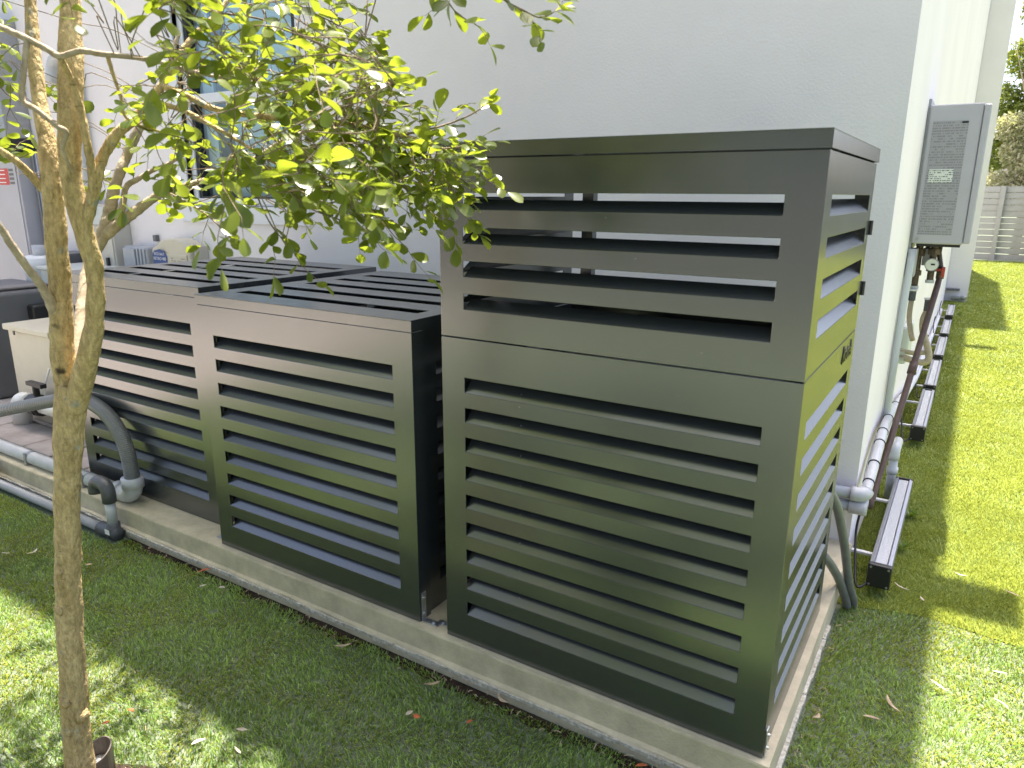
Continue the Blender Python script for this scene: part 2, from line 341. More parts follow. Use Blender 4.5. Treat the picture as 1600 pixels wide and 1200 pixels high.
prof = [(-.02, 0), (-.022, -.006), (-.024, -.082), (-.036, -.086), (-.040, -.094), (-.040, -.20), (1.47, -.20), (1.47, 0)]
pad = MB()
NX = 90; x0p, x1p = -9.0, .022
rgp = random.Random(3)
ring = []
for i in range(NX + 1):
    x = x0p + (x1p - x0p) * (i / NX)
    jit = [(0, 0), (rgp.uniform(-.0012, .0012),) * 2, (rgp.uniform(-.001, .001),) * 2, (rgp.uniform(-.003, .003), rgp.uniform(-.002, .002)), (rgp.uniform(-.003, .003), rgp.uniform(-.002, .002)), (0, 0), (0, 0), (0, 0)]
    base = len(pad.v)
    for (y, z), (a, b) in zip(prof, jit): pad.v.append((x, y + a, z + b))
    ring.append(base)
for i in range(NX):
    for j in range(len(prof)):
        k = (j + 1) % len(prof)
        pad.f.append((ring[i] + j, ring[i] + k, ring[i + 1] + k, ring[i + 1] + j))
pad.f.append(tuple(ring[0] + j for j in range(len(prof)))); pad.f.append(tuple(ring[-1] + j for j in range(len(prof) - 1, -1, -1)))
# the right flank carries the same lip
pd = structure(pad.build('concrete_pad', M_CONC))
lip = MB()
rl = random.Random(8)
xs = [-9 + i * .05 for i in range(int(9.0 / .05) + 1)] + [.034]
for i in range(len(xs) - 1):
    a, b = xs[i], xs[i + 1]; h = rl.uniform(-.0025, .0025)
    lip.box(a, b, -.047 + h, -.0405, -.104 + h, -.090 + rl.uniform(-.002, .002))
for i in range(19):
    a = -.040 + i * .05; h = rl.uniform(-.002, .002)
    lip.box(.0225, .034 + h, a, a + .05, -.104 + h, -.088 + rl.uniform(-.002, .002))
lp = lip.build('mortar_lip', M_LIP, pd)

rg = random.Random(11)
y = .13; row = 0
slab_meshes = []
while y < 1.40:
    d = rg.uniform(.22, .34); d = min(d, 1.44 - y)
    x = -7.4 + rg.uniform(0, .2)
    while x < -3.52:
        w = min(rg.uniform(.26, .55), -3.50 - x)
        if w > .06:
            c = [(x + .005 + rg.uniform(0, .008), y + .005 + rg.uniform(0, .008)), (x + w - .005 - rg.uniform(0, .008), y + .005 + rg.uniform(0, .008)),
                 (x + w - .005 - rg.uniform(0, .008), y + d - .005 - rg.uniform(0, .008)), (x + .005 + rg.uniform(0, .008), y + d - .005 - rg.uniform(0, .008))]
            MB().prism(c, 'z', .001, .012 + rg.uniform(-.002, .002)).build('paver', M_STONE, pd, bevel=.003, seg=1)
        x += w
    y += d; row += 1
pt = structure(MB().box(-16, -4.75, -6.5, -.30, -.20, -.095).build('patio', M_STONE))

# ================================================================ house
XW, YW = 0.007, 1.474
house = thing('house', (-4, YW, G0), 'tall white stucco house behind the charcoal louvred enclosures', 'house')
wx0, wx1, wz0, wz1 = -4.36, -3.20, 1.36, 2.75
ftop = 6.48
us = [-12, wx0, wx1, XW]; vs = [-.2, wz0, wz1, ftop]
sheet(us, vs, [(wx0, wx1, wz0, wz1)], .20, lambda u, v, w: (u, YW + w, v)).build('wall', M_STUCCO, house)
MB().box(XW - .2, XW, YW + .2005, 11.45, -.2, ftop).build('wall', M_STUCCO, house)
MB().box(-12, XW - .2005, YW + .2005, 11.45, ftop - .5, ftop - .3).build('roof', M_STUCCO, house)
MB().box(-12, -11.8, YW + .2005, 11.45, -.2, ftop - .5).build('wall', M_STUCCO, house)
# scuppers that throw the two bars of shadow across the side lawn
for (ya, yb) in ((3.40, 3.68), (9.42, 9.60)):
    MB().box(XW + .001, XW + .29, ya, yb, ftop - .10, ftop - .002).build('scupper', M_STUCCO, house, bevel=.01)
win = MB()
fo = .10
win.box(wx0 - .10, wx1 + .02, YW - .012, YW + .05, wz0 - .11, wz0)           # bottom band of the trim
win.box(wx0 - .10, wx0, YW - .012, YW + .05, wz0, wz1); win.box(wx1, wx1 + .02, YW - .012, YW + .05, wz0, wz1)
wfr = win.build('window', M_FRAME, house, bevel=.004)
fr = MB(); fr.box(wx0, wx0 + .05, YW + .03, YW + .11, wz0, wz1); fr.box(wx1 - .05, wx1, YW + .03, YW + .11, wz0, wz1)
fr.box(wx0 + .05, wx1 - .05, YW + .03, YW + .11, wz0, wz0 + .05); fr.box(wx0 + .05, wx1 - .05, YW + .03, YW + .11, wz1 - .05, wz1)
fr.box(wx0 + .05, wx1 - .05, YW + .035, YW + .10, 2.02, 2.08)
fr.build('frame', M_FRAME, wfr, bevel=.004)
gk = MB(); gk.box(wx0 + .051, wx0 + .085, YW + .040, YW + .10, wz0 + .051, wz1 - .051); gk.box(wx0 + .086, wx1 - .086, YW + .040, YW + .09, wz0 + .051, wz0 + .063)
gk.box(wx1 - .085, wx1 - .051, YW + .040, YW + .10, wz0 + .051, wz1 - .051)
gk.build('gasket', M_BLACK, wfr)
MB().box(wx0 + .086, wx1 - .086, YW + .070, YW + .076, wz0 + .064, wz1 - .051).build('pane', M_GLASS, wfr)
bl = MB()
bl.box(wx0 + .09, wx0 + .20, YW + .12, YW + .14, wz0, wz1)
bl.build('blind', M_WHITE, wfr)
sh = MB(); sh.box(wx0 + .40, wx1 - .12, YW + .101, YW + .106, wz0 + .06, wz1 - .06); sh.build('pane_lightener', mat('pane_lightener_grey', (.66, .69, .69), rough=.8), wfr)  # added pale sheet brightens the panes; stands in for sky reflections
cu = MB(); cu.box(wx0 + .22, wx0 + .36, YW + .13, YW + .16, wz0, wz1); cu.box(wx1 - .2, wx1 - .05, YW + .13, YW + .16, wz0, wz1)
cu.build('curtain', M_CURTAIN, wfr)
rm = MB(); rm.add([(wx0 - .5, YW + .21, wz0 - .6), (wx1 + .5, YW + .21, wz0 - .6), (wx1 + .5, YW + 2.5, wz0 - .6), (wx0 - .5, YW + 2.5, wz0 - .6),
                   (wx0 - .5, YW + .21, wz1 + .2), (wx1 + .5, YW + .21, wz1 + .2), (wx1 + .5, YW + 2.5, wz1 + .2), (wx0 - .5, YW + 2.5, wz1 + .2)],
                  [(0, 1, 2, 3), (7, 6, 5, 4), (1, 5, 6, 2), (2, 6, 7, 3), (3, 7, 4, 0)])
rm.build('room', M_ROOM, house)

wing = thing('house_wing', (0, 11.46, G0), 'farther white block of the house standing out past the side wall', 'house')
MB().box(-8, .312, 11.46, 17.5, -.2, 8.3).build('wall', M_STUCCO, wing)
MB().box(-8.03, .335, 11.43, 17.53, 8.301, 8.40).build('parapet', M_STUCCO, wing)

# ================================================================ louvred enclosures
SL = [(.912 - .0951 * k - .047, .912 - .0951 * k) for k in range(9)]            # nine slots, 95 mm apart
T = .003
def blade_mesh(L, h=.059, ang=46):
    """bent-in flap: hinge at the slot's lower edge, x along the slot, leaning inwards (+y)"""
    a = R(ang); dy, dz = math.sin(a) * h, math.cos(a) * h; t = .0022
    n = Vector((0, math.cos(a), -math.sin(a))) * t
    v = [(.0015, 0, 0), (L - .0015, 0, 0), (L - .0015, dy, dz), (.0015, dy, dz)]
    v2 = [(x, y + n.y, z + n.z) for x, y, z in v]
    return MB().add(v + v2, [(0, 1, 2, 3), (7, 6, 5, 4), (0, 4, 5, 1), (1, 5, 6, 2), (2, 6, 7, 3), (3, 7, 4, 0)]).mesh('louvre_blade', M_PAINT)
def front_panel(root, x0, x1, y, z0, z1, slots, m0=.084, name='front_panel', ang=46):
    u = [x0, x0 + m0, x1 - m0, x1]; v = [z0, z1] + [c for s in slots for c in s]
    hs = [(x0 + m0, x1 - m0, a, b) for a, b in slots]
    o = sheet(u, v, hs, T, lambda a, b, w: (a, y + w, b)).build(name, M_PAINT, root, bevel=.0012, seg=2)
    if slots:
        me = blade_mesh(x1 - x0 - 2 * m0, h=.059 if ang == 46 else .048, ang=ang)
        for a, b in slots: link('louvre_blade', me, o, loc=(x0 + m0, y + .0005, a + .0005))
    return o
def side_panel(root, x, y0, y1, z0, z1, slots, ma=.095, mb_=.07, sgn=1, name='side_panel'):
    """sgn +1: outer face looks to +x"""
    u = [y0, y0 + ma, y1 - mb_, y1]; v = [z0, z1] + [c for s in slots for c in s]
    hs = [(y0 + ma, y1 - mb_, a, b) for a, b in slots]
    o = sheet(u, v, hs, T, lambda a, b, w: (x - sgn * w, a, b)).build(name, M_PAINT, root, bevel=.0012, seg=2)
    if slots:
        L = y1 - y0 - ma - mb_; me = blade_mesh(L, h=.050)
        for a, b in slots:
            bo = link('louvre_blade', me, o, loc=(x - sgn * .0005, (y0 + ma) if sgn > 0 else (y1 - mb_), a + .0005))
            bo.rotation_euler = (0, 0, R(90) if sgn > 0 else R(-90))
    return o
def lid(root, x0, x1, y0, y1, z0, z1, slots):
    u = [x0, x1] + ([x0 + .088, x1 - .075] if slots else []); v = [y0, y1] + [c for s in slots for c in s]
    hs = [(x0 + .088, x1 - .075, a, b) for a, b in slots]
    mb = sheet(u, v, hs, -T, lambda a, b, w: (a, b, z1 + w))
    o = mb.build('lid', M_PAINT, root, bevel=.0012)
    rim = MB(); rim.box(x0, x1, y0, y0 + T, z0, z1 - T - .0002); rim.box(x0, x1, y1 - T, y1, z0, z1 - T - .0002)
    rim.box(x0, x0 + T, y0 + T, y1 - T, z0, z1 - T - .0002); rim.box(x1 - T, x1, y0 + T, y1 - T, z0, z1 - T - .0002)
    rim.build('lid_rim', M_PAINT, o)
    return o
def enclosure(x0, x1, y0, y1, h, hl, label, lid_slots=True, side_slots=True):
    root = thing('louvred_enclosure', ((x0 + x1) / 2, (y0 + y1) / 2, 0), label, 'equipment enclosure', 'charcoal louvred enclosures on the concrete pad')
    front_panel(root, x0, x1, y0, .002, h, SL)
    for x, s in ((x1, 1), (x0, -1)):
        MB().box(min(x, x - s * .003), max(x, x - s * .003), y0 + T + .0005, y0 + .062, .002, h).build('corner_return', M_PAINT, root)
        side_panel(root, x - s * .010, y0 + .064, y1 - T - .001, .002, h, SL if side_slots else [], ma=.07, mb_=.06, sgn=s)
    MB().box(x0 + .004, x1 - .004, y1 - T, y1, .002, h).build('back_panel', M_PAINT, root)
    MB().box(x0 + .14, x1 - .14, y0 + .16, y1 - .12, .003, h - .16).build('equipment_body', M_INNER, root, bevel=.01)
    if lid_slots:
        sl = [(y0 + .118 + .178 * k, y0 + .118 + .178 * k + .066) for k in range(5)]
        lid(root, x0 - .004, x1 + .004, y0 - .005, y1 + .004, h + .003, hl, sl)
    return root

left = enclosure(-3.477, -2.388, .114, 1.17, 1.0265, 1.072, 'farthest low charcoal louvred box, set back behind the hose elbow')
mid = enclosure(-2.250, -1.168, .004, 1.065, 1.0265, 1.0675, 'middle low charcoal louvred box beside the tall one')

TX0, TX1, TD = -1.0459, 0.0, .8363
tall = thing('louvred_enclosure', (-.52, .42, 0), 'tallest charcoal louvred box with a solid lid, at the pad corner', 'equipment enclosure', 'charcoal louvred enclosures on the concrete pad')
front_panel(tall, TX0, TX1, 0, .002, 1.0315, SL)
USL = [(1.4525 - .0955 * k - .046, 1.4525 - .0955 * k) for k in range(4)]
front_panel(tall, TX0, TX1, 0, 1.0350, 1.5455, USL, name='upper_front_panel', ang=55)
def corner(root, x, s, z0, z1):
    MB().box(min(x, x - s * T), max(x, x - s * T), T + .0003, .020, z0, z1).build('corner_return', M_PAINT, root)
for x, s in ((TX1, 1), (TX0, -1)):
    for z0, z1, sl, nm in ((.002, 1.0315, SL, 'side_panel'), (1.0350, 1.5455, USL, 'upper_side_panel')):
        corner(tall, x, s, z0, z1)
        side_panel(tall, x - s * .0012, .0212, TD, z0, z1, sl, ma=.075, mb_=.07, sgn=s, name=nm)
MB().box(TX0 + .005, TX1 - .005, TD - T, TD - .0002, .002, 1.03).build('back_panel', M_PAINT, tall)
MB().box(TX0 + .13, TX1 - .13, .14, TD - .12, .003, .93).build('equipment_body', M_INNER, tall, bevel=.01)
bp = MB()
for xx in (TX1 - .046,): bp.box(xx, xx + .04, TD - .045, TD - .004, 1.036, 1.5445)
bp.box(-.975, -.930, .78, .815, 1.036, 1.5445)
bp.box(TX0 + .05, TX1 - .05, TD - .030, TD - .004, 1.51, 1.5445)
bp.build('rear_post', M_PAINT, tall)
lid(tall, TX0 - .004, TX1 + .004, -.005, TD + .004, 1.5490, 1.5890, [])
for z in (1.354, 1.165): MB().tube([(.004, TD + .002, z - .022), (.004, TD + .002, z + .022)], .006, 8).build('hinge', M_BLACK, tall)
# raised lettering on the right flank
def text(name, body, size, mat_, parent, loc, rot, ext=.0008, align='LEFT', shear=0.0):
    c = bpy.data.curves.new(name, 'FONT'); c.body = body; c.size = size; c.extrude = ext; c.align_x = align; c.shear = shear
    t_ = bpy.data.objects.new(name, c); COL.objects.link(t_); dg = bpy.context.evaluated_depsgraph_get(); dg.update()
    me = bpy.data.meshes.new_from_object(t_.evaluated_get(dg)); me.name = name; bpy.data.objects.remove(t_)
    me.materials.clear(); me.materials.append(mat_); o = bpy.data.objects.new(name, me); COL.objects.link(o)
    o.parent = parent; o.location = Vector(loc) - wloc(parent); o.rotation_euler = rot
    return o
text('lettering', 'Rotek', .075, M_BLACK, tall, (.0006, .585, .962), (R(90), 0, R(90)), ext=.0012, shear=.25)

def bracket(name, parts, label, hinge=None):
    root = thing(name, parts[0], label, 'bracket', 'galvanised steel brackets fixing the enclosures')
    return root
def angle_bracket(cx, y, z, sx, label, upright=True):
    """L bracket: a foot on the pad towards sx and an upright against the box's flank"""
    root = thing('angle_bracket', (cx, y, 0), label, 'bracket', 'galvanised brackets on the pad')
    m = MB(); m.box(min(cx, cx + sx * .003), max(cx, cx + sx * .003), y, y + .024, .0015, .11); 
    m.box(min(cx + sx * .0032, cx + sx * .07), max(cx + sx * .0032, cx + sx * .07), y, y + .024, .0015, .0045)
    m.build('plate', M_GALV, root, bevel=.001)
    s = MB()
    for z in (.03, .09): s.tube([(cx + sx * .003, y + .012, z), (cx + sx * .008, y + .012, z)], .005, 8)
    s.tube([(cx + sx * .045, y + .012, .0045), (cx + sx * .045, y + .012, .010)], .006, 8)
    s.build('bolt', M_GALV, root)
    return root
angle_bracket(-2.2515, .030, 0, -1, 'galvanised angle bracket between the two low boxes')
angle_bracket(-1.1665, .012, 0, 1, 'galvanised angle bracket on the right flank of the middle box')
angle_bracket(-1.0475, .030, 0, -1, 'short galvanised angle plate under the tall box left edge')
b4 = thing('corner_bracket', (.004, .02, 0), 'small galvanised corner strap at the tall box front right foot', 'bracket', 'galvanised brackets on the pad')
MB().box(.0015, .0045, .008, .032, .004, .085).build('plate', M_GALV, b4, bevel=.001)
MB().tube([(.0045, .02, .065), (.010, .02, .065)], .005, 8).tube([(.0045, .02, .025), (.010, .02, .025)], .005, 8).build('bolt', M_GALV, b4)

# ================================================================ pool equipment on the left
# grey pipe along the pad, elbow and flexible hose
pipe = thing('pool_pipe', (-3.5, .045, 0), 'pale grey pipe along the pad edge ending in a hose elbow', 'pipe')
pr = .034
MB().tube([(-8.5, .045, pr + .002), (-3.03, .045, pr + .002)], pr, 20).build('pipe_run', M_PALEPVC, pipe, smooth=True)
el = MB()
ep = elbow((-3.06, .045, pr + .002), (-2.955, .045, pr + .002), (-2.955, .045, .14), .075, 8)
el.tube([(-3.085, .045, pr + .002)] + ep + [(-2.955, .045, .115)], .043, 20)
el.tube([(-3.10, .045, pr + .002), (-3.06, .045, pr + .002)], .048, 20); el.tube([(-2.955, .045, .085), (-2.955, .045, .135)], .050, 20)
el.build('elbow', M_PALEPVC, pipe, smooth=True)
for x in (-3.93, -3.36, -5.2):
    c = MB(); c.tube([(x - .012, .045, pr + .002), (x + .012, .045, pr + .002)], pr + .003, 20); c.box(x - .010, x + .010, .006, .016, .0015, .07)
    c.build('pipe_clamp', M_STEEL, pipe, smooth=False)
hp = [(-2.955, .045, .10), (-2.955, .045, .19), (-2.985, .05, .29), (-3.07, .06, .375), (-3.20, .075, .425), (-3.40, .10, .435), (-3.62, .12, .40), (-3.85, .13, .345), (-4.15, .12, .27), (-4.6, .09, .16), (-5.0, .085, .12)]
hs = smooth_path(hp, 26)
MB().tube([tuple(a) for a in hs], [.033 + (.0022 if i % 2 else 0) for i in range(len(hs))], 20).build('flexible_hose', M_HOSE, pipe, smooth=False)
cap = thing('capped_pipe', (-4.3, -.06, -.03), 'rounded grey pipe end at the pad edge far left', 'pipe')
MB().tube([(-5.2, -.085, -.035), (-4.12, -.085, -.035), (-4.09, -.085, -.035), (-4.075, -.085, -.035)], [.033, .033, .026, .012], 18).build('pipe_stub', M_PALEPVC, cap, smooth=True)

gp = thing('drain_conduit', (-3.4, -.09, G0), 'grey conduit lying on the turf below the pad with an upturned goose neck', 'pipe')
MB().tube([(-8.5, -.105, -.092), (-3.00, -.088, -.094)], .022, 16).build('conduit', M_GREYPVC, gp, smooth=True)
tee = MB(); tee.tube([(-3.04, -.088, -.094), (-2.90, -.082, -.094)], .031, 16); tee.tube([(-2.935, -.084, -.11), (-2.935, -.084, -.045)], .031, 16)
tee.build('tee_fitting', M_DARKPVC, gp, smooth=True)
MB().box(-2.953, -.922 - 1.995, -.1165, -.1150, -.092, -.068).build('tee_sticker', M_WHITE, gp)
MB().tube([(-2.935, -.084, -.05), (-2.935, -.084, .08)], .023, 16).build('riser', M_PALEPVC, gp, smooth=True)
gn = [(-2.935, -.084, .060)] + elbow((-2.935, -.084, .06), (-2.935, -.084, .145), (-3.035, -.084, .145), .05, 7) + elbow((-2.935, -.084, .145), (-3.045, -.084, .145), (-3.045, -.084, .06), .05, 7) + [(-3.045, -.084, .082)]
MB().tube(gn, .031, 18).build('goose_neck', M_DARKPVC, gp, smooth=True)

# cream junction box on the paving
cx0, cx1, cy0, cy1 = -4.93, -4.36, .42, .86
cb = thing('transformer_box', ((cx0 + cx1) / 2, .6, 0), 'cream metal transformer box with overhanging lid left of the tree', 'utility box')
bz0, bz1 = .13, .60
MB().box(cx0 + .02, cx1 - .02, cy0 + .02, cy1 - .02, bz0 - .117, bz1).build('body', M_CREAM, cb, bevel=.008)
MB().box(cx0, cx1, cy0, cy1, bz1 - .010, bz1 + .028).build('lid', M_CREAM, cb, bevel=.006)
MB().tube([(cx0 + .34, .64, bz1 + .0285), (cx0 + .34, .64, bz1 + .0295)], .075, 28).build('emblem', mat('pale_blue_print', (.20, .27, .36), rough=.4), cb)
MB().box(cx0 + .145, cx0 + .165, cy0 - .006, cy0 - .0005, bz1 - .03, bz1 - .005).build('hasp', M_BLACK, cb)
MB().tube([tuple(a) for a in smooth_path([(cx1 - .03, cy0 - .006, .40), (cx1 - .06, cy0 - .03, .30), (cx1 - .08, cy0 - .03, .20), (cx1 - .03, cy0 - .01, .13)], 6)], .006, 8).build('cable', M_WHITEPVC, cb, smooth=True)

# white pipe elbow with a black union
wp = thing('white_pipe', (-4.65, .36, 0), 'white plastic pipe elbow with black union rising from the paving', 'pipe')
ex, ey, ez = -4.72, .36, .17
ee = elbow((ex, ey, .01), (ex, ey, ez), (ex + .3, ey, ez), .07, 8)
MB().tube([(ex, ey, .012)] + ee + [(ex + .13, ey, ez)], .055, 20).build('elbow', M_WHITEPVC, wp, smooth=True)
MB().tube([(ex + .14, ey, ez), (ex + .70, ey, ez)], .045, 20).build('pipe_run', M_WHITEPVC, wp, smooth=True)
un = MB(); un.tube([(ex + .17, ey, ez), (ex + .30, ey, ez)], .062, 12); un.tube([(ex + .20, ey, ez), (ex + .27, ey, ez)], .07, 8)
un.tube([(ex + .24, ey, ez + .06), (ex + .24, ey, ez + .12)], .02, 10); un.box(ex + .16, ex + .34, ey - .018, ey + .018, ez + .12, ez + .145)
un.build('union_valve', M_BLACK, wp)

# dark pool pump / heater at the far left
ph = thing('pool_heater', (-5.75, .9, 0), 'black and taupe rounded pool machine at the far left edge', 'pool equipment')
bodyp = [(.52, .012), (1.22, .012), (1.22, .66), (1.14, .76), (.62, .76), (.52, .66)]
MB().prism(bodyp, 'x', -6.35, -5.42).build('body', M_DKGREY, ph, bevel=.03, seg=4)
MB().prism([(.50, .64), (.60, .785), (1.16, .785), (1.24, .64), (1.20, .64), (1.14, .765), (.62, .765), (.54, .64)], 'x', -5.66, -5.50).build('band', M_TAUPE, ph, bevel=.01)
MB().prism([(.515, .40), (.515, .60), (.50, .60), (.50, .40)], 'x', -6.3, -5.48).build('front_louvre', M_BLACK, ph, bevel=.004)
MB().box(-5.45, -5.34, .80, .94, .55, .66).build('side_cap', M_BLACK, ph, bevel=.02, seg=3)

fl = thing('filter_valve', (-6.45, 1.1, .6), 'white plastic filter housing half hidden at the far left edge', 'pool equipment')
MB().tube([(-6.10, 1.26, .012), (-6.10, 1.26, .80), (-6.10, 1.26, .86), (-6.10, 1.26, .93), (-6.10, 1.26, .95)], [.12, .12, .145, .145, .10], 24).build('housing', M_WHITE, fl, smooth=True)
MB().tube([(-6.10, 1.26, .945), (-6.10, 1.26, 1.03)], .05, 16).build('valve_head', M_PALEPVC, fl, smooth=True)
pn = thing('control_panel', (-5.75, 1.38, .7), 'dark grey upright control cabinet behind the pool machine', 'cabinet')
MB().box(-5.98, -5.68, 1.27, 1.472, .45, .98).build('body', M_DKGREY, pn, bevel=.006)
MB().box(-5.985, -5.675, 1.258, 1.268, .47, .97).build('door', M_DARKPVC, pn, bevel=.004)
gc = thing('utility_cabinet', (-5.35, 1.25, 0), 'pale grey green cabinet half hidden behind the tree trunk', 'cabinet')
MB().box(-5.62, -4.72, 1.02, 1.40, .012, .885).build('body', M_PALEGREY, gc, bevel=.008)
MB().box(-5.64, -4.70, 1.00, 1.42, .886, .91).build('lid', M_PALEGREY, gc, bevel=.005)
MB().tube([(-5.45, 1.015, .70), (-5.45, .965, .70)], .03, 12).build('knob', M_BLACK, gc)

# wall equipment
ep_ = thing('electrical_panel', (-6.75, YW - .08, 1), 'pale grey electrical panel with a red warning label at the left edge', 'electrical panel')
MB().box(-7.6, -6.36, YW - .16, YW - .001, .35, 1.74).build('body', M_GREY, ep_, bevel=.006)
MB().box(-7.55, -6.385, YW - .168, YW - .1605, .40, 1.70).build('door', M_GREY, ep_, bevel=.003)
MB().box(-6.80, -6.505, YW - .1695, YW - .1685, 1.50, 1.63).build('warning_label', M_RED, ep_)
wl = MB()
for k in range(4): wl.box(-6.495, -6.42, YW - .1695, YW - .1685, 1.505 + k * .034, 1.525 + k * .034)
wl.build('label_text', M_DKGREY, ep_)
wt = MB()
for k in range(4): wt.box(-6.79, -6.56, YW - .1705, YW - .1698, 1.515 + k * .032, 1.523 + k * .032)
wt.build('label_print', M_WHITE, ep_)
mt = thing('meter_cabinet', (-6.6, YW - .1, 2), 'dark grey meter cabinet above the pale electrical panel', 'electrical panel')
MB().box(-7.4, -6.37, YW - .20, YW - .001, 1.86, 2.75).build('body', M_STEEL, mt, bevel=.006)
MB().box(-7.45, -6.33, YW - .22, YW - .001, 1.765, 1.855).build('gutter', M_BLACK, mt, bevel=.004)
st = thing('steel_strut', (-6.25, YW - .1, 1), 'slotted grey steel channel fixed upright beside the electrical panel', 'strut')
stm = MB(); stm.box(-6.33, -6.30, YW - .06, YW - .001, .015, 1.76); stm.box(-6.245, -6.215, YW - .06, YW - .001, .015, 1.76); stm.box(-6.2995, -6.2455, YW - .012, YW - .001, .015, 1.76)
stm.build('channel', M_STEEL, st, bevel=.002)
MB().tube([(-6.272, YW - .04, .015), (-6.272, YW - .04, 1.76)], .02, 12).build('conduit', M_GALV, st, smooth=True)
bc = thing('wall_cabinet', (-5.25, YW - .1, 1), 'tall beige cabinet on the wall behind the tree fork', 'cabinet')
MB().box(-5.55, -5.13, YW - .14, YW - .001, .55, 1.36).build('body', M_BEIGE, bc, bevel=.006)
MB().box(-5.53, -5.145, YW - .147, YW - .1405, .57, 1.20).build('door', M_BEIGE, bc, bevel=.003)
MB().box(-5.53, -5.145, YW - .147, YW - .1405, 1.21, 1.345).build('upper_door', M_PALEGREY, bc, bevel=.003)
MB().box(-5.23, -5.205, YW - .165, YW - .1475, .86, .97).build('latch', M_BLACK, bc)
MB().box(-5.37, -5.31, YW - .1482, YW - .1472, 1.29, 1.315).build('tag', M_BLACK, bc)
gb = thing('timer_box', (-4.93, YW - .06, 1), 'small ribbed grey timer box on the wall above the low boxes', 'utility box')
gbm = MB(); gbm.box(-5.06, -4.76, YW - .12, YW - .001, .70, 1.065)
gbm.build('body', M_GREYPVC, gb, bevel=.02, seg=3)
MB().box(-5.045, -4.90, YW - .135, YW - .1205, .72, 1.05).build('cover', M_GREYPVC, gb, bevel=.012, seg=3)
for k in range(3): MB().box(-4.885 + k * .042, -4.865 + k * .042, YW - .130, YW - .1205, .72, 1.05).build('rib', M_GREYPVC, gb, bevel=.004)
se = thing('wall_sensor', (-4.83, YW, 1.12), 'tiny dark sensor on the wall over the grey timer box', 'sensor')
MB().box(-4.815, -4.775, YW - .03, YW - .001, 1.10, 1.145).build('housing', M_DKGREY, se, bevel=.004)
cr = thing('pool_controller', (-4.5, YW - .06, 1), 'cream pool control box with arched top and blue label', 'control box')
arch = [(-4.68, .70), (-4.245, .70), (-4.245, 1.055)] + [(-4.435 + .19 * math.cos(a), 1.055 + .085 * math.sin(a)) for a in [R(20 + i * 20) for i in range(7)]] + [(-4.62, 1.085), (-4.68, 1.06)]
MB().prism(arch, 'y', YW - .13, YW - .001).build('body', M_CREAM, cr, bevel=.012, seg=3)
MB().prism([(-4.66, .72), (-4.27, .72), (-4.27, 1.03), (-4.66, 1.03)], 'y', YW - .138, YW - .1305).build('door', M_CREAM, cr, bevel=.004)
lb = [(-4.655, .955), (-4.495, .955), (-4.490, 1.01), (-4.515, 1.045), (-4.575, 1.06), (-4.635, 1.048), (-4.658, 1.02)]
MB().prism(lb, 'y', YW - .1425, YW - .1385).build('blue_label', M_BLUE, cr)
text('label_text', 'ECO SALT', .026, M_WHITE, cr, (-4.575, YW - .1430, 1.018), (R(90), 0, 0), ext=.0003, align='CENTER')
text('label_text', 'RETRO 400', .030, M_WHITE, cr, (-4.575, YW - .1430, .984), (R(90), 0, 0), ext=.0003, align='CENTER')
MB().box(-4.45, -4.29, YW - .1395, YW - .1385, .93, 1.015).build('printed_plate', M_CREAMPRINT, cr)
MB().box(-4.243, -4.215, YW - .10, YW - .001, .72, 1.09).build('side_rail', M_BEIGE, cr, bevel=.004)
vp = thing('vent_pipe', (-5.55, YW - .08, 1), 'white goose neck vent pipe rising on the wall behind the tree', 'pipe')
vz = 2.30
vpts = [(-5.53, YW - .06, .6), (-5.53, YW - .06, vz)] + [(-5.53 - .125 + .125 * math.cos(a), YW - .06 - .02 * (a / 3.1), vz + .125 * math.sin(a)) for a in [R(15 * i) for i in range(1, 13)]] + [(-5.78, YW - .09, vz - .06)]
MB().tube(vpts, .042, 18).build('pipe_run', M_PALEPVC, vp, smooth=True)

# ================================================================ right side: heater, pipes, light bars
hx0, hx1, hy0, hy1, hz0, hz1 = XW + .012, .238, 2.46, 2.83, 1.222, 1.872
wh = thing('water_heater', (.12, 2.6, hz0), 'grey tankless water heater hung on the side wall', 'water heater')
MB().box(hx0, hx1, hy0, hy1, hz0, hz1).build('body', M_GREY, wh, bevel=.008, seg=3)
MB().box(hx1 + .001, hx1 + .030, hy0 - .008, hy1 + .008, hz0 + .006, hz1 - .006).build('front_cover', M_GREY, wh, bevel=.008, seg=3)
MB().box(XW + .0005, XW + .0115, hy0 + .02, hy1 - .02, hz0 - .03, hz1 + .03).build('wall_bracket', M_STEEL, wh)
MB().box(hx0 + .020, hx1 - .052, hy0 - .0012, hy0 - .0004, hz0 + .045, hz1 - .075).build('rating_plate', M_PRINT, wh)
MB().box(hx0 + .032, hx1 - .085, hy0 - .0022, hy0 - .0014, 1.512, 1.577).build('sticker', M_STICKER, wh)
MB().box(hx1 - .080, hx1 - .054, hy0 - .0022, hy0 - .0014, hz1 - .088, hz1 - .079).build('maker_plate', M_BLACK, wh)
MB().tube([(hx0 + .022, hy0 - .0005, hz0 + .024), (hx0 + .022, hy0 - .003, hz0 + .024)], .009, 14).build('cable_plug', M_STEEL, wh)
bt = MB(); bt.box(hx0 + .02, hx1 - .01, hy0 + .03, hy1 - .02, hz0 - .014, hz0 - .001)
bt.build('bottom_plate', M_BLACK, wh)

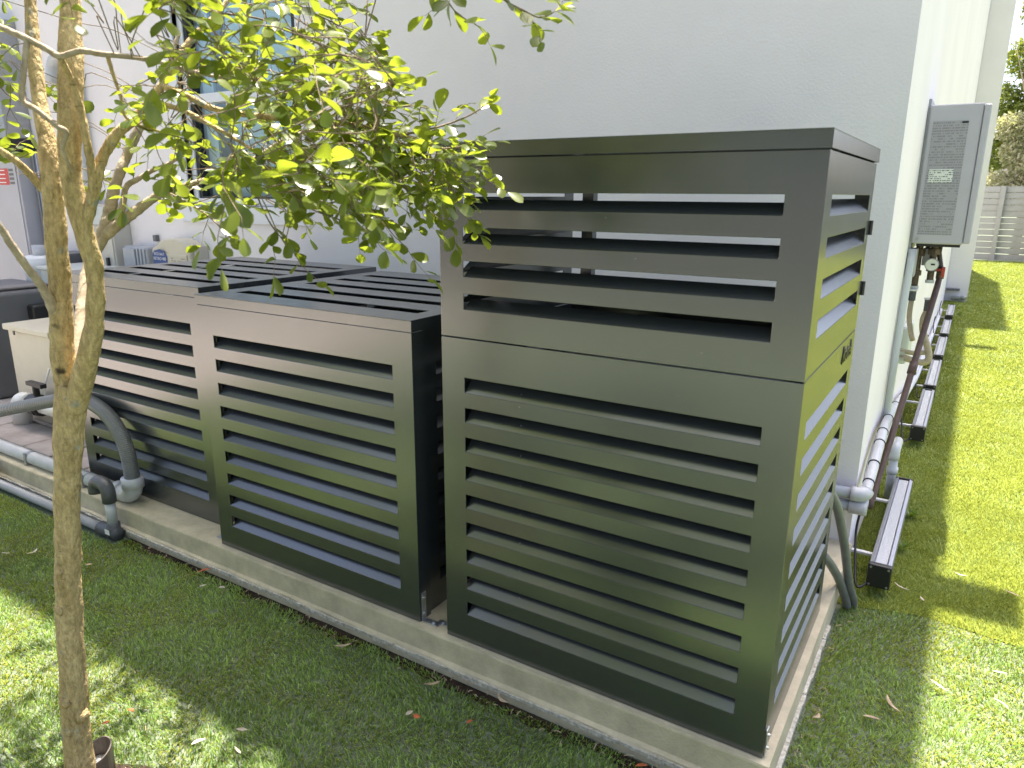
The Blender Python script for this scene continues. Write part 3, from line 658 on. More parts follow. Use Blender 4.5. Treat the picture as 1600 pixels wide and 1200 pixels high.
def valve_stack(x, y, ztop, zbot, handle, label, gauge=False):
    v = thing('isolation_valve', (x, y, zbot), label, 'valve', 'pipe valves under the water heater')
    h = ztop - zbot
    m = MB(); m.tube([(x, y, zbot), (x, y, zbot + h * .3), (x, y, zbot + h * .31), (x, y, zbot + h * .42), (x, y, zbot + h * .43), (x, y, zbot + h * .75), (x, y, zbot + h * .76), (x, y, zbot + h * .92), (x, y, zbot + h * .93), (x, y, ztop)],
                     [.016, .016, .024, .024, .016, .016, .026, .026, .017, .017], 14)
    m.build('body', M_BRASS, v)
    n = MB(); n.tube([(x, y, zbot + h * .76), (x, y, zbot + h * .90)], .029, 6); n.build('hex_nut', M_BRASS, v)
    c = MB(); c.tube([(x, y, zbot - .002), (x, y, zbot + .014)], .021, 12); c.build('collar', M_PALEPVC, v)
    if handle:
        hd = MB(); hd.tube([(x, y, zbot + h * .36), (x + .05, y - .012, zbot + h * .36)], .008, 8); hd.box(x + .046, x + .062, y - .022, y - .002, zbot + h * .36 - .035, zbot + h * .36 + .015)
        hd.build('lever', handle, v, bevel=.003)
    if gauge:
        g = MB(); g.tube([(x, y - .016, zbot + h * .5), (x, y - .040, zbot + h * .5)], .032, 24); gg = g.build('gauge', M_STEEL, v, smooth=False)
        MB().tube([(x, y - .0405, zbot + h * .5), (x, y - .0415, zbot + h * .5)], .028, 24).build('dial', M_GAUGE, gg)
        MB().box(x - .004, x + .014, y - .0435, y - .0418, zbot + h * .5 - .002, zbot + h * .5 + .006).build('needle', M_BLACK, gg)
    return v
valve_stack(.052, 2.60, hz0 - .015, .985, None, 'brass pipe stack under the heater nearest the wall')
valve_stack(.118, 2.60, hz0 - .015, 1.02, M_REDV, 'brass pipe stack with round gauge and red lever under the heater', gauge=True)
ib = thing('igniter_box', (.085, 2.68, 1.12), 'small dark valve body between the heater pipes', 'valve', 'pipe valves under the water heater')
ibm = MB(); ibm.box(.066, .108, 2.66, 2.72, 1.10, 1.19); ibm.build('body', M_STEEL, ib, bevel=.004)
MB().tube([(.108, 2.64, 1.10), (.165, 2.62, 1.095)], .013, 10).tube([(.14, 2.63, 1.08), (.14, 2.63, 1.125)], .018, 10).build('tap', M_BLACK, ib)
MB().tube([(.085, 2.69, 1.19), (.085, 2.69, hz0 - .0145)], .012, 10).build('connector', M_BRASS, ib)
def cup(x, z0, z1, label):
    c = thing('hose_coupling', (x, 2.58, z0), label, 'valve', 'pipe valves under the water heater')
    MB().tube([(x, 2.575, z0), (x, 2.575, z1)], .018, 14).build('cap', M_DARKPVC, c)
    MB().tube([(x, 2.575, z1), (x, 2.575, z1 + .008)], .022, 14).build('ring', M_WHITEPVC, c)
cup(.050, .925, .975, 'dark cap on the pipe stack nearest the wall')
cup(.128, .875, .935, 'dark cap beside the brown pipe under the gauge')
hs_ = thing('insulated_hose', (.1, 2.5, .7), 'beige insulated hose looping below the heater valves', 'hose')
p1 = smooth_path([(.050, 2.575, .925), (.052, 2.56, .84), (.07, 2.53, .77), (.085, 2.5, .73)], 6)
MB().tube([tuple(a) for a in p1], .013, 12).build('hose_leg', M_BEIGEHOSE, hs_, smooth=True)
p2 = smooth_path([(.128, 2.575, .875), (.118, 2.55, .83), (.128, 2.52, .77), (.158, 2.5, .70), (.170, 2.49, .645), (.150, 2.485, .622), (.10, 2.48, .628), (.05, 2.48, .640), (.008, 2.48, .648)], 8)
MB().tube([tuple(a) for a in p2], .0165, 14).build('hose_loop', M_BEIGEHOSE, hs_, smooth=True)
p3 = smooth_path([(.150, 2.50, .672), (.10, 2.49, .665), (.05, 2.485, .672), (.008, 2.485, .682)], 6)
MB().tube([tuple(a) for a in p3], .012, 12).build('hose_return', M_BEIGEHOSE, hs_, smooth=True)
cl = MB(); cl.box(.0075, .06, 2.455, 2.463, .655, .672); cl.box(.0075, .06, 2.455, 2.463, .625, .640)
cl.build('clamp', M_GALV, hs_)
bpz = thing('gas_pipe', (.1, 2.2, .5), 'slanting brown steel pipe from the heater down to the side wall foot', 'pipe')
MB().tube([(.160, 2.62, 1.06), (.155, 2.60, 1.0), (.10, 2.2, .50), (.052, 1.74, .10), (.050, 1.72, .08)], [.013, .015, .015, .015, .015], 14).build('pipe_run', M_BROWNPIPE, bpz, smooth=True)
MB().tube([(.1165, 2.32, .650), (.111, 2.28, .600)], .020, 14).build('coupling', M_BROWNPIPE, bpz, smooth=True)
MB().tube([(.160, 2.62, 1.04), (.160, 2.62, 1.10)], .019, 12).build('top_union', M_BRASS, bpz)
MB().tube([(.160, 2.62, 1.09), (.140, 2.64, 1.17), (.14, 2.66, hz0 - .0145)], .012, 12).build('tail', M_BRASS, bpz)
fp = thing('drain_pipe', (.03, 2.35, .7), 'flat grey green drain pipe on the side wall behind the heater valves', 'pipe')
MB().tube([(.028, 2.47, 1.19), (.028, 2.44, 1.10), (.028, 2.38, .95), (.028, 2.33, .73), (.028, 2.31, .5), (.028, 2.30, .15), (.028, 2.30, -.10)], .018, 14).build('pipe_run', M_PALEGREY, fp, smooth=True)
jb = MB(); jb.box(XW + .001, .05, 2.46, 2.58, 1.055, 1.195); jb.build('junction_box', M_GREY, fp, bevel=.004)
tb = thing('tee_drain', (.08, 2.42, 0), 'pale plastic drain tee on the turf below the brown pipe', 'pipe')
tm = MB(); tm.tube([(.085, 2.42, -.12), (.085, 2.42, .10)], .022, 14); tm.tube([(.085, 2.42, .02), (.085, 2.42, .055)], .028, 14)
tm.tube([(.085, 2.42, .10)] + elbow((.085, 2.42, .10), (.085, 2.42, .16), (.085, 2.60, .16), .04, 6) + [(.085, 2.56, .16)], .026, 14)
tm.build('fitting', M_PALEPVC, tb, smooth=True)
sb = thing('switch_box', (.03, 2.75, .7), 'pale plastic cover on the side wall behind the beige hose', 'utility box')
MB().box(XW + .001, .06, 2.72, 3.02, .55, .76).build('cover', M_PALEGREY, sb, bevel=.02, seg=3)

# conduits running round the house corner to the light bars
cn = thing('wall_conduit', (.05, 1.6, .25), 'pair of pale conduits rounding the house corner and climbing the side wall', 'conduit')
for dz, dy in ((0, 0), (-.056, .012)):
    a = [(-.62, 1.425, .245 + dz), (.005, 1.425, .245 + dz)]
    MB().tube(a, .0235, 16).build('conduit', M_GREYPVC, cn, smooth=True)
eb = MB()
eb.tube([(-.005, 1.425, .245)] + elbow((0, 1.425, .245), (.045, 1.425, .245), (.048, 1.50, .262), .03, 5) + [(.048, 1.46, .256)], .031, 16)
eb.tube([(-.005, 1.425, .189), (.050, 1.425, .189), (.062, 1.425, .189)], .031, 16)
eb.build('elbow', M_PALEPVC, cn, smooth=True)
cp = smooth_path([(.048, 1.45, .255), (.050, 1.60, .300), (.050, 1.80, .365), (.045, 2.05, .380), (.040, 2.6, .330), (.038, 3.2, .24), (.036, 4.2, .10), (.036, 5.5, .0), (.036, 9.5, -.02)], 8)
MB().tube([tuple(a) for a in cp], .021, 14).build('conduit', M_PALEPVC, cn, smooth=True)
cp2 = smooth_path([(.050, 1.43, .20), (.034, 1.62, .262), (.032, 1.82, .325), (.03, 2.05, .345), (.028, 2.6, .295), (.027, 3.2, .20), (.027, 4.2, .07), (.027, 9.0, -.06)], 8)
MB().tube([tuple(a) for a in cp2], .016, 12).build('conduit', M_PALEPVC, cn, smooth=True)
for i in (4, 10, 16, 21, 27, 34, 42):
    p = Vector(cp[i]); q_ = Vector(cp[i + 1]); d = (q_ - p).normalized()
    MB().tube([tuple(p - d * .003), tuple(p + d * .003)], .0245, 12).build('cable_tie', M_BLACK, cn)

hl = thing('cable_loop', (.06, 1.15, 0), 'grey green flexible conduits dropping from the tall box to the turf', 'conduit')
l1 = smooth_path([(-.06, .90, .46), (-.01, .96, .38), (.03, 1.03, .20), (.060, 1.10, .0), (.078, 1.165, -.10), (.075, 1.18, -.16)], 8)
MB().tube([tuple(a) for a in l1], .0165, 14).build('conduit', M_HOSE, hl, smooth=True)
l2 = smooth_path([(-.10, .88, .26), (-.02, .95, .16), (.02, 1.03, .06), (.045, 1.10, -.04), (.058, 1.14, -.11), (.06, 1.16, -.16)], 8)
MB().tube([tuple(a) for a in l2], .0165, 14).build('conduit', M_HOSE, hl, smooth=True)

def light_bar():
    y0 = 1.28; L = 1.10; x0, x1 = .108, .188; z0, z1 = -.078, .018
    root = thing('light_bar', (.148, y0, z0), 'nearest long aluminium wall washer light bar low along the side wall', 'light bar', 'wall washer light bars along the side wall')
    poly = [(x0 + .006, z0), (x1 - .006, z0), (x1, z0 + .012), (x1, z1 - .004), (x1 - .014, z1), (x1 - .018, z1 - .012), (x0 + .018, z1 - .012), (x0 + .014, z1), (x0, z1 - .004), (x0, z0 + .012)]
    MB().prism(poly, 'y', y0 + .032, y0 + L).build('housing', M_LEDALU, root, bevel=.001)
    MB().box(x0 + .019, x1 - .019, y0 + .040, y0 + L - .012, z1 - .0115, z1 - .006).build('lens', M_LENS, root)
    ec = MB(); ec.box(x0 - .003, x1 + .003, y0, y0 + .031, z0 - .002, z1 + .002); e1 = ec.build('end_cap', M_BLACK, root, bevel=.006)
    MB().box(x0 - .001, x1 + .001, y0 + L + .001, y0 + L + .012, z0, z1 + .001).build('end_cap', M_BLACK, root, bevel=.003)
    sc = MB()
    for a in (x0 + .008, x1 - .008):
        for b in (z0 + .010, z1 - .010): sc.tube([(a, y0 - .001, b), (a, y0 - .004, b)], .0045, 8)
    sc.build('screw', M_STEEL, e1)
    for ya in (y0 + .22, y0 + .88):
        MB().box(XW + .001, x0 - .0005, ya, ya + .022, -.052, -.040).build('mounting_arm', M_WHITE, root, bevel=.002)
    cbz = smooth_path([(x0 + .01, y0 + .02, -.06), (x0 - .03, y0 - .02, -.085), (x0 - .055, y0 + .06, -.02), (x0 - .075, y0 + .15, .08), (x0 - .070, y0 + .18, .17)], 6)
    MB().tube([tuple(a) for a in cbz], .005, 8).build('power_cable', M_BLACK, root, smooth=True)
    return root
bar = light_bar()
def copy_tree(o, dy, label):
    c = o.copy(); COL.objects.link(c); c.location.y += dy; c['label'] = label
    for ch in o.children:
        d = ch.copy(); COL.objects.link(d); d.parent = c
        for g in ch.children:
            e = g.copy(); COL.objects.link(e); e.parent = d
    return c
for yy, lb_ in ((3.42, 'second long aluminium light bar from the tall box, past the drain tee'), (4.66, 'third light bar along the side wall, end cap level with the beige hose loop'),
                (5.98, 'fourth light bar along the side wall, beside the thin shadow stripe'), (7.28, 'fifth light bar along the side wall, beside the bright sunlit square'),
                (8.75, 'farthest light bar along the side wall, before the projecting white block')):
    copy_tree(bar, yy - 1.28, lb_)

fb = thing('wing_spigot', (.2, 11.4, -.06), 'low chrome outlet at the foot of the projecting white block', 'outlet')
MB().box(.10, .29, 11.36, 11.459, -.085, -.045).build('plate', M_STEEL, fb, bevel=.006)
MB().tube([(.25, 11.36, -.05), (.30, 11.30, -.06)], .03, 10).build('spout', M_GALV, fb)
ub = thing('wall_sconce', (.06, 11.3, .05), 'dark flat fitting on the wall at the end of the light bars', 'wall fitting')
MB().box(.02, .20, 11.34, 11.459, .045, .075).build('plate', M_DKGREY, ub, bevel=.004)

# ================================================================ fence and trees beyond the side lawn
def fence(x0, x1, y, ztop, bay, label, sgn=-1, n=12, fm=None):
    fm = fm or M_FENCE
    root = thing('slat_fence', ((x0 + x1) / 2, y, G0), label, 'fence')
    rg = random.Random(int(abs(y) * 10)); pitch = (ztop - G0) / n
    k = 0; x = x0
    meshes = {}
    while x < x1 - .01:
        xb = min(x + bay, x1)
        for i in range(n):
            z = G0 + .03 + i * pitch
            key = (round(xb - x, 3), i % 3)
            if key not in meshes: meshes[key] = MB().box(0, xb - x, 0, .02, 0, pitch - (.010 if i % 3 else .014)).mesh('board', fm)
            link('board', meshes[key], root, loc=(x, y + rg.uniform(0, .004), z + rg.uniform(-.002, .002)))
        x = xb
    x = x0
    pm = MB().box(-.05, .05, 0, .10, 0, ztop - G0 + .03).mesh('post', fm)
    while x <= x1 + .01:
        link('post', pm, root, loc=(x, y + (.025 if sgn > 0 else -.105), G0)); x += bay
    return root
fence(-9.6, 6.4, -7.2, 1.95, 2.0, 'unseen dark grey board fence added behind the photographer for its reflection', sgn=1, fm=M_FENCEDK)  # unseen; put in as a dull grey reflection for the satin paint
fence(-1.62, 7.74, 20.5, 1.68, 2.34, 'grey horizontal board fence at the far end of the side lawn')

def leaf_cloud(n, centers, radii, size, seed, hang=.3):
    rg = np.random.default_rng(seed)
    centers = np.array(centers, float); radii = np.array(radii, float)
    c = rg.integers(0, len(centers), n)
    d = rg.normal(size=(n, 3)); d /= np.linalg.norm(d, axis=1)[:, None]
    r_ = rg.uniform(.35, 1.0, n) ** .6
    P = centers[c] + d * radii[c] * r_[:, None] + rg.normal(size=(n, 3)) * .06
    a = rg.normal(size=(n, 3)); a[:, 2] -= hang; a /= np.linalg.norm(a, axis=1)[:, None]
    b = np.cross(a, rg.normal(size=(n, 3))); b /= np.linalg.norm(b, axis=1)[:, None]
    s = size * rg.uniform(.6, 1.4, n)
    V = np.stack([P - a * s[:, None] * .5, P + b * s[:, None] * .27, P + a * s[:, None] * .5, P - b * s[:, None] * .27], 1)
    tint = np.repeat(np.clip(rg.normal(.5, .22, n), 0, 1), 4)
    return V.reshape(-1, 3), tint
def np_mesh(name, V, faces, m, tint=None, smooth=False):
    """faces: list of (loop_total, flat index array)"""
    me = bpy.data.meshes.new(name); me.vertices.add(len(V)); me.vertices.foreach_set('co', np.ascontiguousarray(V, np.float32).ravel())
    tot = np.concatenate([np.full(len(f) // k, k, np.int32) for k, f in faces]); idx = np.concatenate([f for k, f in faces]).astype(np.int32)
    me.loops.add(len(idx)); me.loops.foreach_set('vertex_index', idx)
    st = np.zeros(len(tot), np.int32); st[1:] = np.cumsum(tot)[:-1]
    me.polygons.add(len(tot)); me.polygons.foreach_set('loop_start', st); me.polygons.foreach_set('loop_total', tot)
    if smooth: me.polygons.foreach_set('use_smooth', np.ones(len(tot), bool))
    if tint is not None:
        a = me.attributes.new('tint', 'FLOAT', 'POINT'); a.data.foreach_set('value', np.ascontiguousarray(tint, np.float32))
    me.materials.append(m); me.update(); me.validate(); return me
def far_tree(x, y, h, label, centers, radii, n, size, seed, m=M_FAR, trunk_r=.12):
    root = thing('tree', (x, y, G0), label, 'tree', 'trees beyond the far fence')
    rg = random.Random(seed)
    tr = MB(); tr.tube([(x, y, G0 - .1), (x + .05, y, h * .3), (x + rg.uniform(-.2, .2), y, h * .6), (x, y, h * .85)], [trunk_r, trunk_r * .8, trunk_r * .5, trunk_r * .2], 10, wob=.06, seed=seed)
    tr.build('trunk', M_PALEBARK, root, smooth=True)
    lm = MB()
    for c, r_ in zip(centers, radii):
        for k in range(5):
            e = Vector(c) + Vector((rg.uniform(-1, 1) * r_[0], rg.uniform(-1, 1) * r_[1], rg.uniform(-.8, 1) * r_[2])); s_ = Vector((x, y, h * rg.uniform(.2, .6)))
            mid_ = (s_ + e) / 2 + Vector((0, 0, rg.uniform(-.2, .4)))
            lm.tube([tuple(s_), tuple(mid_), tuple(e)], [trunk_r * .35, trunk_r * .2, .006], 6)
    b = lm.build('limbs', M_PALEBARK, root, smooth=True)
    V, t = leaf_cloud(n, centers, radii, size, seed)
    cr_ = link('crown', np_mesh('crown', V, [(4, np.arange(len(V)))], m, t), root); cr_['kind'] = 'stuff'
    return root
far_tree(1.25, 22.6, 6.5, 'bright green tree over the far fence behind the heater', [(.5, 22.8, 2.6), (.9, 22.7, 3.4), (1.25, 22.9, 4.3), (.8, 23, 5.0), (1.3, 23, 5.6), (1.4, 22.6, 4.9), (1.0, 23, 6.3), (.5, 23, 3.9), (1.3, 22.8, 3.1), (1.35, 23, 6.9), (1.2, 23.2, 7.6)], [(.45, .6, .5), (.5, .6, .5), (.45, .6, .5), (.5, .6, .5), (.45, .6, .5), (.4, .6, .5), (.5, .7, .6), (.4, .5, .5), (.4, .5, .5), (.5, .6, .6), (.5, .6, .6)], 15000, .11, 3)
far_tree(1.9, 21.7, 3.0, 'pale dry shrub with tangled twigs just over the far fence', [(1.3, 21.7, 2.2), (1.9, 21.8, 2.5), (.9, 21.9, 2.6), (1.6, 21.7, 1.7), (2.4, 21.8, 2.0), (.7, 21.9, 3.2), (1.4, 21.9, 3.3), (.6, 21.7, 1.75), (1.2, 21.7, 1.6), (2.2, 21.7, 1.65)], [(.5, .4, .4), (.5, .4, .45), (.4, .4, .4), (.6, .4, .4), (.5, .4, .4), (.35, .4, .35), (.4, .4, .35), (.5, .4, .35), (.5, .4, .35), (.6, .4, .4)], 13000, .09, 4, m=M_FARPALE, trunk_r=.06)
shr = thing('shrub', (1.72, 19.7, G0), 'small yellow green shrub before the far fence at the right edge', 'shrub')
V, t = leaf_cloud(1500, [(1.75, 19.8, .35), (1.85, 19.8, .95), (1.75, 19.9, 1.4)], [(.32, .3, .4), (.25, .25, .35), (.16, .16, .25)], .10, 9)
c_ = link('leaves', np_mesh('leaves', V, [(4, np.arange(len(V)))], M_FAR, t), shr); c_['kind'] = 'stuff'
MB().tube([(1.78, 19.8, G0), (1.8, 19.82, .6), (1.78, 19.85, 1.3)], [.03, .022, .008], 8).build('stem', M_TWIG, shr, smooth=True)

# hedge of trees behind the photographer, mirrored in the satin paint
for i, (hx, hy, hz) in enumerate(((-8.5, -9.5, 4.2), (-4.6, -9.8, 4.8), (-.8, -9.4, 4.4), (3.2, -9.7, 4.6))):
    rr = random.Random(60 + i)
    far_tree(hx, hy, hz, ['leafy tree', 'tall leafy tree', 'spreading leafy tree', 'broad leafy tree'][i] + ' beyond the fence behind the photographer', [(hx + rr.uniform(-1.4, 1.4), hy + rr.uniform(-.5, .5), z_) for z_ in (2.6, 2.9, 3.2, 3.4, 3.7, 4.1, hz)], [(1.5, .9, .9)] * 7, 4200, .22, 70 + i)

far_tree(-10.9, -2.0, 8.0, 'broad unseen tree added left of the picture to screen reflected sky', [(-10.4, -1.7, 4.2), (-11.6, -2.3, 4.6), (-9.9, -2.3, 5.3), (-11.0, -1.4, 5.8), (-9.5, -2.2, 6.6), (-10.6, -2.6, 7.2), (-9.6, -1.8, 7.6), (-11.4, -2.6, 6.6)], [(1.3, .9, .9)] * 8, 9000, .2, 91)  # unseen tree, added to keep blue sky out of the louvre blade reflections
bpy.data.objects[[o.name for o in bpy.data.objects if o.name.startswith('tree')][-1]]['group'] = 'trees outside the picture'

# ================================================================ the tree in front
STEMS = {'trunk':[[-1.569,-0.965,-0.186,0.0457],[-1.562,-0.961,-0.108,0.04],[-1.554,-0.956,0.047,0.0367],[-1.54,-0.947,0.225,0.035],[-1.525,-0.938,0.413,0.0333],[-1.505,-0.925,0.592,0.0316],[-1.484,-0.912,0.762,0.0316],[-1.467,-0.901,0.876,0.0342],[-1.453,-0.893,0.956,0.0375],[-1.443,-0.886,1.018,0.0357]],'left_stem':[[-1.458,-0.895,0.94,0.0286],[-1.453,-0.892,1.018,0.0275],[-1.439,-0.896,1.111,0.0269],[-1.43,-0.89,1.199,0.0259],[-1.423,-0.885,1.284,0.0248],[-1.417,-0.882,1.381,0.0237],[-1.411,-0.878,1.475,0.0234],[-1.419,-0.871,1.554,0.0198],[-1.443,-0.862,1.627,0.0164],[-1.461,-0.85,1.725,0.0143],[-1.478,-0.837,1.804,0.0129],[-1.492,-0.823,1.894,0.0109],[-1.533,-0.789,2.055,0.0082],[-1.568,-0.752,2.24,0.0055]],'right_stem':[[-1.435,-0.893,0.959,0.0283],[-1.404,-0.885,1.023,0.0264],[-1.36,-0.881,1.095,0.0244],[-1.331,-0.875,1.163,0.0219],[-1.309,-0.873,1.242,0.0194],[-1.306,-0.871,1.303,0.0212],[-1.305,-0.882,1.371,0.0209],[-1.311,-0.886,1.436,0.022],[-1.312,-0.887,1.494,0.0224],[-1.304,-0.882,1.568,0.0247],[-1.301,-0.868,1.661,0.0245],[-1.31,-0.85,1.748,0.0232],[-1.324,-0.835,1.822,0.0206],[-1.367,-0.803,1.929,0.0183],[-1.403,-0.767,2.084,0.0131],[-1.432,-0.726,2.308,0.0078]]}
BRANCHES = [[[-1.306,-0.883,1.368,0.0121],[-1.285,-0.87,1.423,0.0127],[-1.27,-0.86,1.472,0.0119],[-1.265,-0.846,1.513,0.0112],[-1.236,-0.827,1.561,0.0105],[-1.212,-0.8,1.592,0.0099],[-1.187,-0.773,1.628,0.0092],[-1.174,-0.753,1.66,0.0086],[-1.157,-0.73,1.704,0.0079],[-1.139,-0.695,1.756,0.0066],[-1.116,-0.645,1.811,0.0053],[-1.107,-0.581,1.885,0.0041]],[[-1.289,-0.872,1.408,0.0094],[-1.269,-0.871,1.449,0.0086],[-1.265,-0.869,1.497,0.0085],[-1.257,-0.876,1.549,0.0077],[-1.259,-0.877,1.597,0.0077],[-1.255,-0.886,1.644,0.0069],[-1.243,-0.902,1.674,0.0062],[-1.231,-0.918,1.695,0.0061]],[[-1.343,-1.024,1.765,0.0059],[-1.298,-0.984,1.744,0.0059],[-1.266,-0.952,1.724,0.006],[-1.249,-0.929,1.709,0.0061],[-1.23,-0.918,1.698,0.0061],[-1.198,-0.897,1.707,0.0061],[-1.162,-0.875,1.702,0.0055],[-1.122,-0.85,1.698,0.0051],[-1.081,-0.824,1.691,0.0049],[-1.046,-0.803,1.68,0.0043],[-0.991,-0.768,1.665,0.0037],[-0.911,-0.73,1.653,0.003]],[[-1.269,-0.954,1.725,0.0054],[-1.27,-0.966,1.675,0.0054],[-1.281,-0.973,1.619,0.0055],[-1.262,-0.962,1.602,0.0055],[-1.247,-0.952,1.587,0.0049],[-1.23,-0.942,1.57,0.0049],[-1.228,-0.928,1.56,0.0049],[-1.248,-0.929,1.533,0.0037],[-1.264,-0.916,1.51,0.0038],[-1.305,-0.882,1.481,0.004]],[[-1.164,-0.865,1.702,0.0043],[-1.168,-0.855,1.665,0.0037],[-1.18,-0.839,1.632,0.0032],[-1.197,-0.826,1.599,0.0028],[-1.195,-0.802,1.582,0.0026],[-1.176,-0.766,1.571,0.0024]],[[-1.418,-0.883,1.442,0.0111],[-1.423,-0.898,1.464,0.0096],[-1.418,-0.918,1.487,0.0081],[-1.416,-0.94,1.51,0.0073],[-1.419,-0.965,1.53,0.0065],[-1.423,-1.015,1.564,0.005]],[[-1.44,-0.896,1.17,0.013],[-1.418,-0.918,1.224,0.0105],[-1.411,-0.937,1.262,0.009],[-1.407,-0.958,1.298,0.0081],[-1.401,-0.978,1.335,0.008],[-1.397,-0.999,1.379,0.0072],[-1.386,-1.039,1.436,0.0063]],[[-1.448,-0.878,1.038,0.0134],[-1.479,-0.838,1.112,0.0144],[-1.514,-0.801,1.18,0.0139],[-1.548,-0.763,1.251,0.0141],[-1.566,-0.727,1.303,0.0143],[-1.564,-0.702,1.341,0.016],[-1.558,-0.687,1.379,0.016],[-1.557,-0.674,1.418,0.0144],[-1.552,-0.659,1.465,0.0128],[-1.543,-0.642,1.508,0.012],[-1.545,-0.62,1.543,0.0113],[-1.524,-0.607,1.586,0.0112],[-1.52,-0.58,1.628,0.0096],[-1.517,-0.543,1.685,0.0081],[-1.505,-0.512,1.755,0.0065],[-1.499,-0.473,1.843,0.0049]],[[-1.559,-0.699,1.344,0.0144],[-1.526,-0.679,1.372,0.0136],[-1.506,-0.654,1.395,0.0128],[-1.482,-0.627,1.422,0.0112],[-1.459,-0.601,1.444,0.0096],[-1.424,-0.579,1.456,0.0083],[-1.391,-0.547,1.472,0.0072],[-1.359,-0.503,1.487,0.0065],[-1.331,-0.461,1.511,0.0057],[-1.3,-0.407,1.547,0.0049],[-1.265,-0.35,1.589,0.0042],[-1.208,-0.29,1.614,0.0034]],[[-1.528,-0.68,1.372,0.0096],[-1.511,-0.669,1.422,0.0079],[-1.5,-0.662,1.462,0.0071],[-1.484,-0.64,1.48,0.0063],[-1.465,-0.616,1.499,0.0055],[-1.432,-0.584,1.519,0.004],[-1.391,-0.546,1.55,0.0032]],[[-1.174,-0.753,1.66,0.0066],[-1.125,-0.734,1.643,0.0059],[-1.082,-0.707,1.618,0.0059],[-1.036,-0.666,1.607,0.006],[-0.98,-0.619,1.6,0.006],[-0.918,-0.557,1.593,0.0057],[-0.874,-0.517,1.591,0.0055],[-0.83,-0.466,1.58,0.0051],[-0.808,-0.44,1.572,0.0049],[-0.778,-0.422,1.564,0.0045],[-0.731,-0.392,1.545,0.0036],[-0.705,-0.376,1.532,0.0028],[-0.686,-0.364,1.519,0.0021]],[[-1.182,-0.769,1.628,0.0053],[-1.124,-0.745,1.612,0.0052],[-1.059,-0.728,1.582,0.0042],[-0.99,-0.708,1.544,0.0034],[-0.93,-0.682,1.507,0.0026],[-0.877,-0.649,1.477,0.0022],[-0.836,-0.612,1.452,0.0021],[-0.789,-0.57,1.42,0.0019],[-0.766,-0.544,1.385,0.0016]],[[-1.403,-0.767,2.084,0.0105],[-1.141,-0.72,2.112,0.0079],[-0.889,-0.68,2.032,0.0058],[-0.649,-0.648,1.918,0.0035],[-0.445,-0.638,1.867,0.002]]]
TWIGS = [[[-0.808,-0.44,1.572,0.0035],[-0.772,-0.418,1.581,0.0028],[-0.73,-0.392,1.592,0.0025],[-0.677,-0.37,1.611,0.0021],[-0.644,-0.35,1.633,0.0016]],[[-0.79,-0.429,1.566,0.0035],[-0.761,-0.411,1.528,0.0031],[-0.738,-0.396,1.497,0.0028],[-0.714,-0.382,1.46,0.0026],[-0.699,-0.372,1.423,0.0021],[-0.685,-0.363,1.395,0.0017]],[[-0.97,-0.696,1.52,0.0026],[-0.911,-0.671,1.458,0.0021],[-0.86,-0.662,1.42,0.0019],[-0.801,-0.625,1.393,0.0018],[-0.747,-0.591,1.364,0.0016]],[[-0.986,-0.705,1.532,0.0026],[-0.909,-0.752,1.451,0.0021],[-0.868,-0.761,1.398,0.0018],[-0.833,-0.763,1.366,0.0016],[-0.814,-0.751,1.339,0.0012]],[[-1.433,-0.597,1.45,0.0032],[-1.259,-0.676,1.433,0.0026],[-1.094,-0.75,1.414,0.0024],[-0.982,-0.798,1.395,0.002],[-0.933,-0.802,1.365,0.0015]],[[-1.116,-0.645,1.811,0.0033],[-1.105,-0.556,1.817,0.0028],[-1.071,-0.499,1.802,0.0026],[-1.035,-0.441,1.775,0.0023],[-1.013,-0.404,1.758,0.0022],[-0.976,-0.381,1.745,0.0019],[-0.927,-0.35,1.722,0.0015]],[[-1.107,-0.581,1.885,0.0027],[-1.055,-0.525,1.859,0.0025],[-1.017,-0.489,1.836,0.0021],[-0.967,-0.446,1.807,0.0018],[-0.92,-0.416,1.784,0.0014]],[[-0.649,-0.648,1.918,0.0033],[-0.564,-0.618,1.863,0.0028],[-0.497,-0.6,1.809,0.0024],[-0.45,-0.582,1.77,0.0022],[-0.423,-0.565,1.754,0.0019],[-0.395,-0.547,1.741,0.0015],[-0.374,-0.534,1.751,0.0011]],[[-0.649,-0.648,1.918,0.0033],[-0.636,-0.581,1.853,0.0023],[-0.629,-0.517,1.816,0.0019],[-0.607,-0.503,1.783,0.0016],[-0.58,-0.486,1.763,0.0012]],[[-0.874,-0.517,1.591,0.003],[-0.837,-0.482,1.526,0.0025],[-0.804,-0.45,1.473,0.0021],[-0.769,-0.416,1.425,0.0017],[-0.734,-0.394,1.391,0.0014]],[[-0.918,-0.557,1.593,0.003],[-0.862,-0.545,1.626,0.0024],[-0.802,-0.531,1.655,0.002],[-0.575,-0.719,1.627,0.0014]],[[-0.98,-0.619,1.6,0.0029],[-0.944,-0.573,1.647,0.0024],[-0.911,-0.529,1.687,0.002],[-0.873,-0.481,1.706,0.0016]],[[-0.874,-0.517,1.591,0.0027],[-0.822,-0.473,1.618,0.0022],[-0.775,-0.444,1.631,0.0019],[-0.741,-0.422,1.625,0.0014]],[[-0.731,-0.392,1.545,0.0025],[-0.701,-0.374,1.548,0.0021],[-0.684,-0.362,1.554,0.0018],[-0.669,-0.354,1.538,0.0014]],[[-0.731,-0.392,1.545,0.0025],[-0.71,-0.379,1.494,0.0021],[-0.691,-0.367,1.478,0.0018],[-0.672,-0.355,1.461,0.0014]]]
